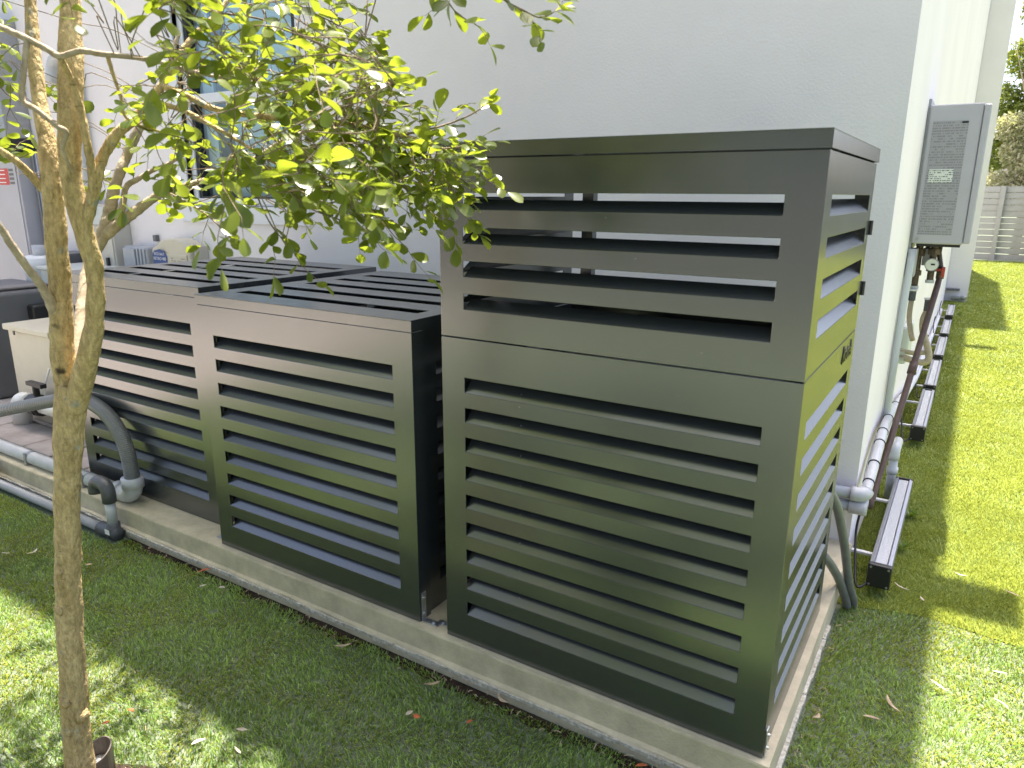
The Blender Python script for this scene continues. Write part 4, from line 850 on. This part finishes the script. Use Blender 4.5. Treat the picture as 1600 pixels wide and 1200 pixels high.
SEEDS = [[-1.286,-0.416,1.555],[-1.226,-0.22,1.564],[-1.206,-0.235,1.618],[-1.251,-0.668,1.64],[-1.198,-0.358,1.877],[-1.561,-0.494,1.977],[-1.638,-0.404,1.885],[-1.279,-0.205,1.84],[-0.809,-0.848,1.546],[-1.259,-0.186,1.598],[-0.804,-0.652,1.719],[-0.779,-1.003,1.711],[-0.697,-1.028,1.554],[-0.841,-0.738,1.694],[-0.8,-0.705,1.637],[-0.697,-0.962,1.525],[-0.59,-0.942,1.476],[-1.019,-0.517,1.729],[-1.156,-0.669,1.724],[-1.152,-0.39,1.892],[-0.591,-0.92,1.472],[-1.531,-0.417,1.641],[-0.893,-0.762,1.705],[-0.854,-0.946,1.753],[-1.657,-0.411,1.983],[-0.831,-0.822,1.655],[-1.011,-0.664,1.496],[-1.461,-0.376,1.961],[-1.103,-0.506,1.435],[-1.395,-0.423,1.892],[-1.622,-0.374,1.746],[-1.299,-0.505,1.689],[-0.992,-0.717,1.73],[-1.686,-0.427,1.79],[-0.892,-0.535,1.594],[-0.918,-0.833,1.781],[-0.859,-0.686,1.475],[-1.125,-0.44,1.532],[-0.903,-0.711,1.523],[-0.975,-0.604,1.751],[-0.805,-0.735,1.548],[-0.96,-0.477,1.59],[-1.235,-0.567,1.506],[-1.066,-0.465,1.749],[-0.866,-0.704,1.492],[-1.096,-0.429,1.479],[-0.778,-0.877,1.598],[-0.933,-0.588,1.443],[-1.197,-0.44,1.564],[-0.981,-0.688,1.568],[-1.152,-0.528,1.529],[-1.356,-0.64,1.701],[-0.985,-0.628,1.852],[-0.824,-0.946,1.757],[-0.855,-0.892,1.728],[-1.211,-0.623,1.609],[-0.802,-0.955,1.633],[-0.572,-0.909,1.633],[-1.055,-0.581,1.847],[-1.567,-0.39,1.663],[-1.193,-0.336,1.74],[-0.714,-0.866,1.652],[-1.43,-0.305,1.674],[-0.776,-0.646,1.588],[-1.127,-0.521,1.846],[-0.861,-0.6,1.699],[-1.624,-0.408,1.839],[-0.725,-0.727,1.584],[-0.817,-0.592,1.644],[-1.051,-0.663,1.746],[-1.341,-0.467,1.802],[-1.431,-0.333,1.843],[-0.769,-0.745,1.722],[-1.141,-0.722,1.599],[-1.226,-0.442,1.629],[-1.005,-0.809,1.617],[-1.126,-0.726,1.634],[-0.815,-0.793,1.796],[-0.542,-0.917,1.575],[-1.022,-0.522,1.698],[-0.981,-0.613,1.589],[-0.823,-0.625,1.689],[-0.818,-0.753,1.652],[-0.683,-0.847,1.454],[-1.084,-0.658,1.629],[-1.209,-0.627,1.829],[-0.58,-0.927,1.538],[-1.414,-0.244,1.412],[-1.261,-0.342,1.946],[-0.618,-0.816,1.529],[-1.207,-0.581,1.835],[-1.122,-0.829,1.799],[-1.302,-0.698,1.871],[-0.688,-0.86,1.466],[-1.186,-0.595,1.756],[-1.287,-0.538,1.904],[-0.853,-0.803,1.574],[-1.262,-0.456,1.816],[-0.826,-0.822,1.755],[-0.843,-0.901,1.521],[-0.652,-0.898,1.545],[-0.685,-0.87,1.744],[-1.349,-0.354,1.851],[-1.338,-0.447,1.788],[-1.685,-0.472,1.915],[-0.677,-0.876,1.698],[-1.131,-0.287,1.602],[-0.973,-0.792,1.739],[-0.928,-0.699,1.703],[-0.969,-0.666,1.505],[-1.007,-0.492,1.657],[-0.964,-0.709,1.533],[-0.928,-0.926,1.783],[-0.649,-1.001,1.503],[-0.996,-0.642,1.681],[-0.89,-0.956,1.73],[-1.468,-0.424,1.768],[-0.991,-0.873,1.719],[-0.949,-0.898,1.698],[-1.437,-0.35,1.976],[-0.982,-0.626,1.569],[-1.146,-0.478,1.783],[-0.73,-0.804,1.737],[-0.95,-0.84,1.637],[-0.711,-0.838,1.528],[-0.848,-0.593,1.579],[-1.138,-0.629,1.87],[-0.765,-0.641,1.626],[-1.608,-0.489,1.947],[-0.703,-0.972,1.657],[-1.112,-0.794,1.635],[-0.889,-0.763,1.793],[-1.182,-0.274,1.644],[-1.208,-0.684,1.88],[-0.975,-0.739,1.606],[-1.384,-0.331,1.572],[-1.455,-0.483,1.724],[-0.994,-0.832,1.78],[-1.827,-0.731,1.907],[-1.137,-0.995,1.817],[-1.442,-0.858,1.896],[-1.068,-0.971,1.805],[-1.15,-0.892,1.849],[-1.159,-0.993,1.803],[-1.667,-0.694,1.943],[-1.557,-0.718,1.865],[-1.332,-0.777,1.856],[-1.716,-0.534,1.947],[-1.204,-0.861,1.811],[-1.075,-0.91,1.809],[-1.343,-0.953,1.852],[-1.05,-0.957,1.802],[-1.007,-0.964,1.775],[-1.428,-0.917,1.876],[-1.442,-0.685,1.852],[-1.393,-0.891,1.852],[-1.549,-0.779,1.936],[-1.048,-0.926,1.776],[-1.871,-0.71,1.774],[-1.98,-0.708,1.536],[-2.073,-0.667,1.749],[-1.685,-0.815,1.67],[-1.749,-0.78,1.529],[-1.396,-0.913,1.602],[-1.363,-0.934,1.641],[-1.727,-0.729,1.799],[-1.664,-0.842,1.54],[-1.514,-0.906,1.689],[-1.908,-0.699,1.721],[-1.551,-0.891,1.675],[-1.965,-0.653,1.571],[-1.445,-0.911,1.653],[-1.353,-0.94,1.623],[-1.907,-0.726,1.796],[-1.904,-0.658,1.775],[-2.031,-0.684,1.624],[-1.547,-0.635,1.563],[-1.541,-0.624,1.719],[-1.63,-0.628,1.675],[-1.814,-0.445,1.7],[-1.673,-0.527,1.538],[-1.736,-0.504,1.651],[-1.729,-0.57,1.629],[-1.402,-0.72,1.674],[-1.715,-0.62,1.688],[-1.491,-0.641,1.583],[-1.647,-0.497,1.719],[-1.797,-0.484,1.533],[-1.714,-0.525,1.563],[-1.6,-0.585,1.722],[-1.773,-0.423,1.746],[-1.366,-0.742,1.645],[-1.699,-0.567,1.74],[-1.622,-0.542,1.54],[-1.715,-0.556,1.761],[-1.554,-0.641,1.585],[-0.898,-0.466,1.613],[-0.744,-0.509,1.479],[-0.793,-0.362,1.451],[-0.853,-0.471,1.57],[-0.981,-0.396,1.529],[-0.944,-0.501,1.535],[-0.921,-0.49,1.632],[-0.839,-0.391,1.503],[-1.008,-0.459,1.56],[-0.824,-0.311,1.518],[-0.969,-0.433,1.501],[-0.811,-0.598,1.623],[-0.828,-0.604,1.515],[-0.828,-0.353,1.491],[-0.836,-0.32,1.499],[-0.889,-0.518,1.581],[-0.705,-0.535,1.484],[-0.826,-0.508,1.537],[-0.894,-0.551,1.523],[-0.873,-0.329,1.56],[-0.728,-0.474,1.491],[-0.888,-0.554,1.552],[-0.751,-0.458,1.441],[-0.92,-0.453,1.554],[-0.72,-0.469,1.528],[-0.875,-0.488,1.459],[-0.878,-0.589,1.564],[-0.763,-0.599,1.467],[-0.841,-0.467,1.581],[-1.037,-0.428,1.636],[-0.757,-0.567,1.549],[-0.696,-0.54,1.54],[-0.843,-0.497,1.477],[-0.837,-0.419,1.444],[-0.92,-0.407,1.452],[-0.846,-0.558,1.565],[-0.991,-0.429,1.814],[-1.001,-0.497,1.818],[-0.85,-0.48,1.716],[-1.086,-0.414,1.834],[-0.958,-0.527,1.776],[-0.969,-0.383,1.808],[-1.04,-0.467,1.835],[-0.97,-0.472,1.794]]

tree = thing('tree', (-1.565, -.961, G0), 'young multi stemmed tree with small bright leaves at the left', 'tree')
def densify(pts, sub=6): return smooth_path(pts, sub)
def limb(pts, name, m, n, parent, sub=6, wob=.04, seed=0, bulges=()):
    d = densify(pts, sub); P = [tuple(a[:3]) for a in d]; rad = [max(.0008, float(a[3]) * (.93 if name == 'trunk' else 1)) for a in d]
    mb = MB(); mb.tube(P, rad, n, wob=wob, seed=seed)
    for (pos, h_, s_) in bulges:
        pv = Vector(pos)
        for i, v in enumerate(mb.v):
            dd = (Vector(v) - pv).length
            if dd < s_:
                k = int(i // n); c = Vector(P[min(k, len(P) - 1)]); o_ = (Vector(v) - c).normalized()
                mb.v[i] = tuple(Vector(v) + o_ * h_ * (1 - dd / s_) ** 1.5)
    return mb
tm_ = limb(STEMS['trunk'], 'trunk', M_BARK, 28, tree, sub=14, wob=.022, seed=1)
for k, nm in ((2, 'left_stem'), (3, 'right_stem')):
    l_ = limb(STEMS[nm], 'trunk', M_BARK, 20, tree, sub=9, wob=.03, seed=k); tm_.add(l_.v, l_.f)
tk = tm_.build('trunk', M_BARK, tree, smooth=True)
sbm = tk.modifiers.new('subsurf', 'SUBSURF'); sbm.levels = 1; sbm.render_levels = 1
tex = bpy.data.textures.new('bark_relief', 'CLOUDS'); tex.noise_scale = .05
dm = tk.modifiers.new('relief', 'DISPLACE'); dm.texture = tex; dm.strength = .007; dm.mid_level = .5
# knots and branch stubs on the trunk
def knot(i, ang, r_=.014, l=.016):
    d = densify(STEMS['trunk'], 14); p = d[i]; c = Vector(p[:3]); o_ = Vector((math.cos(ang), math.sin(ang), .1)).normalized()
    s_ = c + o_ * (p[3] * .88)
    MB().tube([tuple(s_), tuple(s_ + o_ * l * .5), tuple(s_ + o_ * l), tuple(s_ + o_ * (l + .001))], [r_ * 1.5, r_ * 1.15, r_ * .8, r_ * .3], 12, wob=.12, seed=i).build('knot', M_BARK, tree, smooth=True)
knot(58, R(-75), .010, .006); knot(66, R(-72), .009, .006); knot(38, R(-70), .012, .008); knot(34, R(5), .014, .012); knot(22, R(-60), .009, .005); knot(74, R(175), .010, .012)
for i, b in enumerate(BRANCHES):
    big = b[0][3] > .007
    pale = i in (2, 3, 7, 8, 9, 6)
    limb(b, 'branch', None, 12 if big else 8, tree, sub=7, wob=.10, seed=i + 20).build('branch', M_PALEBARK if pale else M_BARK, tree, smooth=True)

rg = random.Random(21)
twm = MB()
leaves = []           # (position, direction, normal, length)
nodes = []
for b in BRANCHES + TWIGS:
    for a in densify(b, 4): nodes.append(Vector(a[:3]))
def add_leaf(p, d, L):
    d = Vector(d).normalized()
    u_ = Vector((rg.gauss(0, .45), rg.gauss(0, .45), 1)); n_ = (u_ - d * u_.dot(d))
    if n_.length < .05: n_ = d.orthogonal()
    leaves.append((Vector(p), d, n_.normalized(), L))
def dress(path, step=.017, size=(.025, .046), start=.15, prob=.95):
    L = 0; pts = [Vector(a[:3]) for a in path]; tot = sum((pts[i + 1] - pts[i]).length for i in range(len(pts) - 1)); nxt = tot * start; side = 1; acc = 0
    for i in range(len(pts) - 1):
        seg = (pts[i + 1] - pts[i]); ln = seg.length
        if ln < 1e-6: continue
        t = seg.normalized()
        while acc + ln > nxt:
            p = pts[i] + t * (nxt - acc)
            s_ = t.cross(Vector((rg.gauss(0, .3), rg.gauss(0, .3), 1)))
            if s_.length > .01 and rg.random() < prob:
                s_.normalize(); d = t * rg.uniform(.3, .9) + s_ * side * rg.uniform(.6, 1.2) + Vector((0, 0, rg.uniform(-.45, .25)))
                add_leaf(p, d, rg.uniform(*size))
            side = -side; nxt += step * rg.uniform(.6, 1.5)
        acc += ln
    add_leaf(pts[-1], pts[-1] - pts[-2], rg.uniform(*size))
def sprig(p, d, L, rad=.0012, size=(.024, .046), step=.021):
    d = Vector(d).normalized(); pts = [Vector(p)]; k = 5
    for i in range(k):
        d = (d + Vector((rg.gauss(0, .22), rg.gauss(0, .22), rg.gauss(-.05, .18)))).normalized(); pts.append(pts[-1] + d * L / k)
    twm.tube([tuple(a) for a in pts], [rad * (1 - .13 * i) for i in range(k + 1)], 5, caps=False)
    dress(pts, step, size)
    return pts
# leaves along the named twigs, with side sprigs
for b in TWIGS:
    d = densify(b, 6); twm.tube([tuple(a[:3]) for a in d], [max(.0008, float(a[3]) * .8) for a in d], 6, wob=.1)
    dress(d, .022, (.030, .048), .3)
    for i in range(8, len(d), 7):
        t = Vector(d[min(i + 1, len(d) - 1)][:3]) - Vector(d[i - 1][:3])
        sprig(d[i][:3], t.normalized() + Vector((rg.gauss(0, .6), rg.gauss(0, .6), rg.gauss(-.1, .5))), rg.uniform(.05, .11), .001)
for b in BRANCHES[-3:-1] + [BRANCHES[8], BRANCHES[9], BRANCHES[4]]:
    d = densify(b, 5)
    for i in range(len(d) // 3, len(d), 3):
        t = Vector(d[min(i + 1, len(d) - 1)][:3]) - Vector(d[i - 1][:3])
        sprig(d[i][:3], t.normalized() * .5 + Vector((rg.gauss(0, .7), rg.gauss(0, .7), rg.gauss(0, .6))), rg.uniform(.07, .15))
sunlit = [Vector(a[:3]) for i in (2, 3, 6) for a in densify(BRANCHES[i], 2)] + [Vector(a[:3]) for a in densify(BRANCHES[7], 2)[8:]] + [Vector(a[:3]) for a in densify(BRANCHES[8], 2)[:12]]
def blocks_sun(p):
    # keep the crown open over the branches that catch the sun
    for q in sunlit:
        v = p - q; t = v.dot(SUN)
        if t > .03 and (v - SUN * t).length < (.19 if t > .12 else .1): return True
    return False
for s_ in SEEDS:
    p = Vector(s_); q_ = min(nodes, key=lambda a: (a - p).length_squared)
    dist = (p - q_).length
    m_ = (p + q_) / 2 + Vector((rg.gauss(0, .02), rg.gauss(0, .02), rg.gauss(.02, .03)))
    if blocks_sun(p): continue
    if dist < .42:
        b_ = rg.gauss(0, .05); m2_ = p * .7 + q_ * .3 + Vector((rg.gauss(0, .03), rg.gauss(0, .03), rg.gauss(-.01, .03)))
        twm.tube([tuple(a) for a in smooth_path([tuple(q_), tuple(p * .33 + q_ * .67 + Vector((b_, -b_, .02))), tuple(m2_), tuple(p)], 4)], .0011, 5, caps=False)
    d = (p - q_).normalized() if dist > .01 else Vector((1, 0, 0))
    base = d * .6 + Vector((.45, .1, -.12)) + Vector((rg.gauss(0, .45), rg.gauss(0, .45), rg.gauss(0, .35)))
    e = sprig(p, base, rg.uniform(.10, .20), .0013)
    sprig(e[2], base + Vector((rg.gauss(0, .8), rg.gauss(0, .8), rg.gauss(0, .6))), rg.uniform(.06, .13), .001)
# the rest of the crown, above and to the left of the frame
rg2 = random.Random(77)
clumps = []
for k in range(50):
    a = rg2.uniform(0, 2 * math.pi); rr = 1.75 * math.sqrt(rg2.random()); z = rg2.uniform(2.2, 4.1)
    w = .55 + .6 * math.sin((z - 1.9) / 2.2 * math.pi)
    clumps.append(Vector((-2.0 + rr * w * math.cos(a), -1.2 + rr * w * math.sin(a), z)))
for k in range(620):
    p = clumps[k % len(clumps)] + Vector((rg2.gauss(0, .15), rg2.gauss(0, .15), rg2.gauss(0, .10)))
    v = p - CAM; dep = v.dot(fw)
    if dep > 0 and abs(v.dot(rt) / dep) < .72 and abs(v.dot(up) / dep) < .56: continue      # the part of the crown already grown above
    if blocks_sun(p): continue
    q_ = min(nodes, key=lambda n_: (n_ - p).length_squared)
    if (p - q_).length < .6: twm.tube([tuple(a) for a in smooth_path([tuple(q_), tuple((p + q_) / 2 + Vector((rg2.gauss(0, .05), rg2.gauss(0, .05), .05))), tuple(p)], 4)], .0018, 5, caps=False)
    for j in range(3): sprig(p, Vector((rg2.gauss(0, 1), rg2.gauss(0, 1), rg2.gauss(.1, .6))), rg2.uniform(.14, .28), .0014, size=(.034, .056), step=.022)
tw_o = twm.build('twigs', M_TWIG, tree, smooth=True); tw_o['kind'] = 'stuff'

def leaf_shape():
    """obovate leaf, unit length along x, folded on the midrib, curling down"""
    ts = [0, .10, .28, .5, .72, .88, 1.0]; ws = [0.0, .08, .20, .295, .315, .22, 0.0]
    V = []; F = []
    for t, w in zip(ts, ws):
        z = -.10 * t * t; V += [(t, w, z + w * .22), (t, 0, z), (t, -w, z + w * .22)]
    for i in range(6):
        a = 3 * i; F += [(a, a + 1, a + 4, a + 3), (a + 1, a + 2, a + 5, a + 4)]
    return np.array(V), F
LV, LF = leaf_shape()
def proj_size(l):
    v = l[0] + l[1] * l[3] * .5 - CAM; dep = v.dot(fw)
    if dep < .3 or abs(v.dot(rt) / dep) > .72 or abs(v.dot(up) / dep) > .54: return 0
    return l[3] / dep
leaves.sort(key=proj_size, reverse=True)
def leaf_matrix(l):
    p, d, n_, L = l; y_ = n_.cross(d)
    M_ = Matrix.Identity(4)
    for i in range(3): M_[i][0] = d[i] * L; M_[i][1] = y_[i] * L; M_[i][2] = n_[i] * L; M_[i][3] = p[i]
    return M_
lme = bpy.data.meshes.new('leaf'); lme.from_pydata([tuple(v) for v in LV], [], LF); lme.materials.append(M_LEAF); lme.polygons.foreach_set('use_smooth', [True] * len(LF)); lme.update()
for l in leaves[:300]:
    o = bpy.data.objects.new('leaf', lme); COL.objects.link(o); o.parent = tree
    mw = leaf_matrix(l); mw.translation = mw.translation - tree.location; o.matrix_local = mw
rest = leaves[300:]
big = np.zeros((len(rest), len(LV), 3)); rgn = np.random.default_rng(4)
for i, l in enumerate(rest):
    A = np.array(leaf_matrix(l)); big[i] = LV @ A[:3, :3].T + A[:3, 3]
idx = (np.array(LF).ravel()[None, :] + (np.arange(len(rest)) * len(LV))[:, None]).ravel()
lo = link('foliage', np_mesh('foliage', big.reshape(-1, 3), [(4, idx)], M_LEAFA, np.repeat(rgn.uniform(0, 1, len(rest)), len(LV)), smooth=True), tree); lo['kind'] = 'stuff'

# ================================================================ turf
def turf(name, zones, m, seed, keep, label):
    rg = np.random.default_rng(seed); VS = []; TS = []
    for (x0, x1, y0, y1, dens, h, w) in zones:
        n = int((x1 - x0) * (y1 - y0) * dens)
        x = rg.uniform(x0, x1, n); y = rg.uniform(y0, y1, n)
        k = keep(x, y); x, y = x[k], y[k]; n = len(x)
        a = rg.uniform(0, 2 * np.pi, n); hh = h * rg.uniform(.55, 1.15, n); ww = w * rg.uniform(.7, 1.3, n)
        # clumps lean together; blades curl over
        ph = 2.2 * np.sin(x * 9.1 + 1.3 * np.sin(y * 7.3)) + 1.7 * np.sin(y * 11.7 + x * 3.1)
        la = ph + rg.normal(0, 1.1, n); ln = hh * rg.uniform(.3, 1.2, n)
        dx, dy = np.cos(la) * ln, np.sin(la) * ln
        wx, wy = np.cos(a) * ww / 2, np.sin(a) * ww / 2
        z = np.full(n, -.130)
        b0 = np.stack([x - wx, y - wy, z], 1); b1 = np.stack([x + wx, y + wy, z], 1)
        m0 = np.stack([x + dx * .35 - wx * .85, y + dy * .35 - wy * .85, z + hh * .62], 1); m1 = np.stack([x + dx * .35 + wx * .85, y + dy * .35 + wy * .85, z + hh * .62], 1)
        tp = np.stack([x + dx, y + dy, z + hh * .95], 1)
        VS.append(np.stack([b0, b1, m0, m1, tp], 1).reshape(-1, 3))
        patch = .5 + .22 * np.sin(x * 2.3 + y * 1.1) * np.sin(y * 3.7 - x) 
        TS.append(np.repeat(np.clip(patch * .9 + rg.normal(0, .33, n), 0, 1), 5))
    V = np.concatenate(VS); n = len(V) // 5; o = (np.arange(n) * 5)[:, None]
    q_ = (o + np.array([0, 1, 3, 2])).ravel(); t_ = (o + np.array([2, 3, 4])).ravel()
    ob = link(name, np_mesh(name, V, [(4, q_), (3, t_)], m, np.concatenate(TS)))
    ob['kind'] = 'stuff'; ob['label'] = label; return ob
def seam_y(x): return np.interp(x, [s[0] for s in seam], [s[1] for s in seam])
def keep_front(x, y):
    k = ~((x < .038) & (y > -.052 - .016 * np.abs(np.sin(5.3 * x) + np.sin(13.1 * x + 1) * .7 + np.sin(31 * x) * .4))); k &= ~((x < .03) & (y > .95) & (y < 1.5) & (x < .0))
    k &= ~(((x + 1.46) ** 2 / .05 + (y + 1.02) ** 2 / .032) < 1)
    k &= ~((x < -2.88) & (y > -.120)) ; k &= ~((x < -4.70))
    k &= (y < seam_y(np.maximum(x, 0)))
    return k
def keep_side(x, y):
    k = (x > XW) & (y > seam_y(x)); k &= ~((y > 11.4) & (x < .32)); return k
turf('grass', [(-4.7, 1.2, -1.0, -.03, 30000, .017, .0033), (.03, 1.2, -.05, 1.3, 30000, .017, .0033), (-4.7, 1.2, -2.2, -1.0, 5000, .028, .005), (1.2, 3, -2.2, 1.3, 3500, .028, .006)],
     M_BLADE, 1, keep_front, 'deep green artificial turf blades of the front lawn')
turf('grass', [(0, 1.6, 1.1, 2.6, 26000, .020, .0026), (0, 1.8, 2.6, 5, 11000, .022, .004), (0, 2.4, 5, 9, 4500, .024, .007), (0, 3.2, 9, 20.4, 1500, .026, .012)],
     M_BLADE2, 2, keep_side, 'yellow green artificial turf blades of the side lawn')

# bare soil showing between the turf and the pad
rs = random.Random(5); e = []
for i in range(81): e.append((-2.88 + i * .0365, -.078 - rs.uniform(0, .022), -.1275))
structure(MB().add(e + [(.055, -.05, -.1275), (-2.88, -.03, -.1275)], [tuple(range(83))]).build('soil_edge', M_SOIL))
# mulch ring, in-ground light
structure(MB().add([(-1.46 + .235 * math.cos(a) * (1 + .12 * math.sin(3 * a)), -1.02 + .19 * math.sin(a) * (1 + .1 * math.cos(4 * a)), -.1235) for a in [2 * math.pi * i / 28 for i in range(28)]], [tuple(range(28))]).build('soil_ring', M_SOIL))
rgm = random.Random(31); mul = MB()
for k in range(260):
    a = rgm.uniform(0, 2 * math.pi); rr = math.sqrt(rgm.random()); x = -1.46 + .21 * rr * math.cos(a); y = -1.02 + .17 * rr * math.sin(a)
    d = Vector((rgm.gauss(0, 1), rgm.gauss(0, 1), rgm.gauss(0, .25))).normalized() * rgm.uniform(.008, .03)
    mul.tube([(x, y, -.119 + rgm.uniform(0, .012)), (x + d.x, y + d.y, -.115 + abs(d.z))], rgm.uniform(.0012, .003), 5)
mo = mul.build('mulch', M_LITTER); mo['kind'] = 'stuff'; mo['label'] = 'bark and twig mulch round the tree foot'
ug = thing('ground_light', (-1.625, -.885, G0), 'round bronze in-ground uplight beside the tree foot', 'garden light')
gx, gy = -1.578, -.905
tb_ = MB(); n = 28
for ro, ri, z0, z1 in ((.040, .036, -.16, -.050),):
    vs = []
    for rr, zz in ((ro, z0), (ro, z1), (ri, z1), (ri, z0)):
        vs += [(gx + rr * math.cos(2 * math.pi * i / n), gy + rr * math.sin(2 * math.pi * i / n), zz + (.018 * math.sin(2 * math.pi * i / n) if zz == z1 else 0)) for i in range(n)]
    fs = [(k * n + i, k * n + (i + 1) % n, ((k + 1) % 4) * n + (i + 1) % n, ((k + 1) % 4) * n + i) for k in range(4) for i in range(n)]
    tb_.add(vs, fs)
tb_.build('sleeve', M_FIXT, ug)
MB().tube([(gx, gy, -.13), (gx, gy, -.092)], .0355, 28).build('lens', M_FGLASS, ug)

# fallen leaves: each is a thing
def dry_leaf(x, y, L, w, rot, m, label, curl=.25, z=-.100):
    V = []; F = []; k = 7; rg = random.Random(int((x * 37 + y * 91) * 100))
    bend = rg.uniform(-.2, .2)
    for i in range(k):
        t = i / (k - 1); ww = w * math.sin(math.pi * min(1, max(.02, t * .96 + .02))) ** .8 * .5; zz = curl * L * (t - .5) ** 2
        cy = bend * L * math.sin(math.pi * t)
        V += [(L * (t - .5), cy + ww, zz + ww * .35), (L * (t - .5), cy, zz), (L * (t - .5), cy - ww, zz + ww * .35)]
    for i in range(k - 1):
        a = 3 * i; F += [(a, a + 1, a + 4, a + 3), (a + 1, a + 2, a + 5, a + 4)]
    me = MB().add(V, F).mesh('dry_leaf', m, True); o = link('dry_leaf', me, loc=(x, y, z)); o.rotation_euler = (rg.uniform(-.15, .15), rg.uniform(-.12, .12), R(rot))
    so_ = o.modifiers.new('thickness', 'SOLIDIFY'); so_.thickness = .0008
    tag(o, label, 'dry leaf', 'dry leaves fallen on the turf'); return o
LEAVES = [(.273, .576, .090, .013, 120, M_DRYLEAF, 'longest tan dry leaf on the shaded turf right of the tall box'),
 (.222, .470, .050, .012, 15, M_DRYLEAF, 'short tan dry leaf near the tall box right foot'),
 (.389, .755, .060, .010, 150, M_DRYLEAF, 'thin tan dry leaf at the edge of the sunlit turf'),
 (.560, .945, .040, .010, 10, M_DRYPALE, 'pale dry leaf on the brightest turf at the right edge'),
 (.230, 1.388, .065, .010, 150, M_DRYPALE, 'pale curled leaf just past the nearest light bar end'),
 (.308, 1.324, .045, .010, 110, M_DRYPALE, 'small pale leaf on the turf seam'),
 (.432, 1.640, .050, .009, 5, M_DRYPALE, 'pale leaf on sunlit side turf above the shadow band'),
 (.612, 1.568, .070, .008, 140, M_DRYLEAF, 'crooked tan leaf stalk inside the shadow band'),
 (.560, .760, .060, .006, 130, M_DRYPALE, 'thin pale stalk on the sunlit turf'),
 (-1.014, -.125, .055, .014, 55, M_DRYLEAF, 'tan dry leaf on the turf below the middle box'),
 (-1.407, -.135, .060, .012, 40, M_DRYLEAF, 'curled tan leaf on the turf below the middle box left part'),
 (-.958, -.272, .026, .018, 10, M_DRYRED, 'round orange red leaf on the front turf'),
 (-.985, -.276, .026, .016, 70, M_DRYPALE, 'pale beige leaf touching the round orange one'),
 (-.780, -.060, .055, .010, -20, M_DRYLEAF, 'bent tan leaf by the pad lip under the tall box'),
 (-.806, -.206, .022, .012, 80, M_DRYRED, 'tiny orange leaf right of the dark crumb'),
 (-1.424, -.700, .040, .014, 75, M_DRYPALE, 'pale leaf at the sunlit lawn edge by the mulch'),
 (-1.717, -.730, .028, .010, 10, M_DRYRED, 'narrow orange leaf on the sunlit lawn patch'),
 (-1.729, -.800, .022, .014, 60, M_DRYRED, 'small folded orange leaf beside the uplight'),
 (-3.071, -.380, .060, .010, 110, M_DRYPALE, 'long pale leaf on the turf at the left of the trunk'),
 (-3.150, -.448, .045, .008, 20, M_DRYPALE, 'thin pale straw at the far left turf'),
 (-2.741, -.305, .030, .012, 40, M_DRYLEAF, 'small tan leaf by the trunk side'),
 (-2.280, -.070, .050, .016, 70, M_DRYRED, 'rusty curled leaf against the pad under the left box'),
 (-2.100, -.120, .030, .014, 20, M_DRYPALE, 'white scrap of leaf below the gap between the low boxes'),
 (-2.180, -.150, .026, .014, 60, M_DRYPALE, 'second white scrap of leaf left of the first'),
 (.075, .39, .040, .012, 70, M_DRYLEAF, 'tan leaf wedged against the pad right flank'),
 (-1.36, -.60, .034, .014, 30, M_DRYPALE, 'bleached leaf at the tip of the sun patch'),
 (-1.30, -.66, .045, .008, -15, M_DRYPALE, 'bleached stalk right of the mulch'),
 (-.30, -.09, .035, .010, 30, M_DRYRED, 'brown leaf below the tall box right half')]
for a in LEAVES: dry_leaf(*a)
rl_ = random.Random(44); lit = MB()
for k in range(170):
    if k < 110: x, y = rl_.uniform(-2.7, .0), -.055 - abs(rl_.gauss(0, .035))
    elif k < 140: x, y = rl_.uniform(.055, .09), rl_.uniform(0, 1.1)
    else: x, y = rl_.uniform(-3, .9), rl_.uniform(-.9, -.06)
    d = Vector((rl_.gauss(0, 1), rl_.gauss(0, 1), 0)).normalized() * rl_.uniform(.006, .028)
    lit.tube([(x, y, -.106), (x + d.x * .5, y + d.y * .5, -.103), (x + d.x, y + d.y, -.106)], rl_.uniform(.0007, .0018), 5)
lo_ = lit.build('litter', M_LITTER); lo_['kind'] = 'stuff'; lo_['label'] = 'fine dry straw and twig litter along the pad lip'

# small weeds by the light bars
def weed(x, y, n, seed, label):
    root = thing('weed', (x, y, G0), label, 'weed', 'weeds in the side turf')
    rg = np.random.default_rng(seed); V = []; 
    for i in range(n):
        a = rg.uniform(0, 2 * np.pi); L = rg.uniform(.03, .07); el = rg.uniform(.2, 1.0); d = np.array([np.cos(a) * np.cos(el), np.sin(a) * np.cos(el), np.sin(el)]); s_ = np.array([-np.sin(a), np.cos(a), 0]) * .005
        p = np.array([x, y, -.115]); V += [p, p + d * L * .5 + s_, p + d * L, p + d * L * .5 - s_]
    o = link('fronds', np_mesh('fronds', np.array(V), [(4, np.arange(len(V)))], M_WEED, np.repeat(rg.uniform(0, 1, n), 4)), root); o['kind'] = 'stuff'
weed(.205, 2.20, 40, 1, 'larger light green weed beside the nearest light bar')
weed(.205, 1.79, 24, 2, 'smaller light green weed near the nearest bar end cap')
weed(.26, 9.9, 60, 3, 'light green weed far along the side wall before the white block')
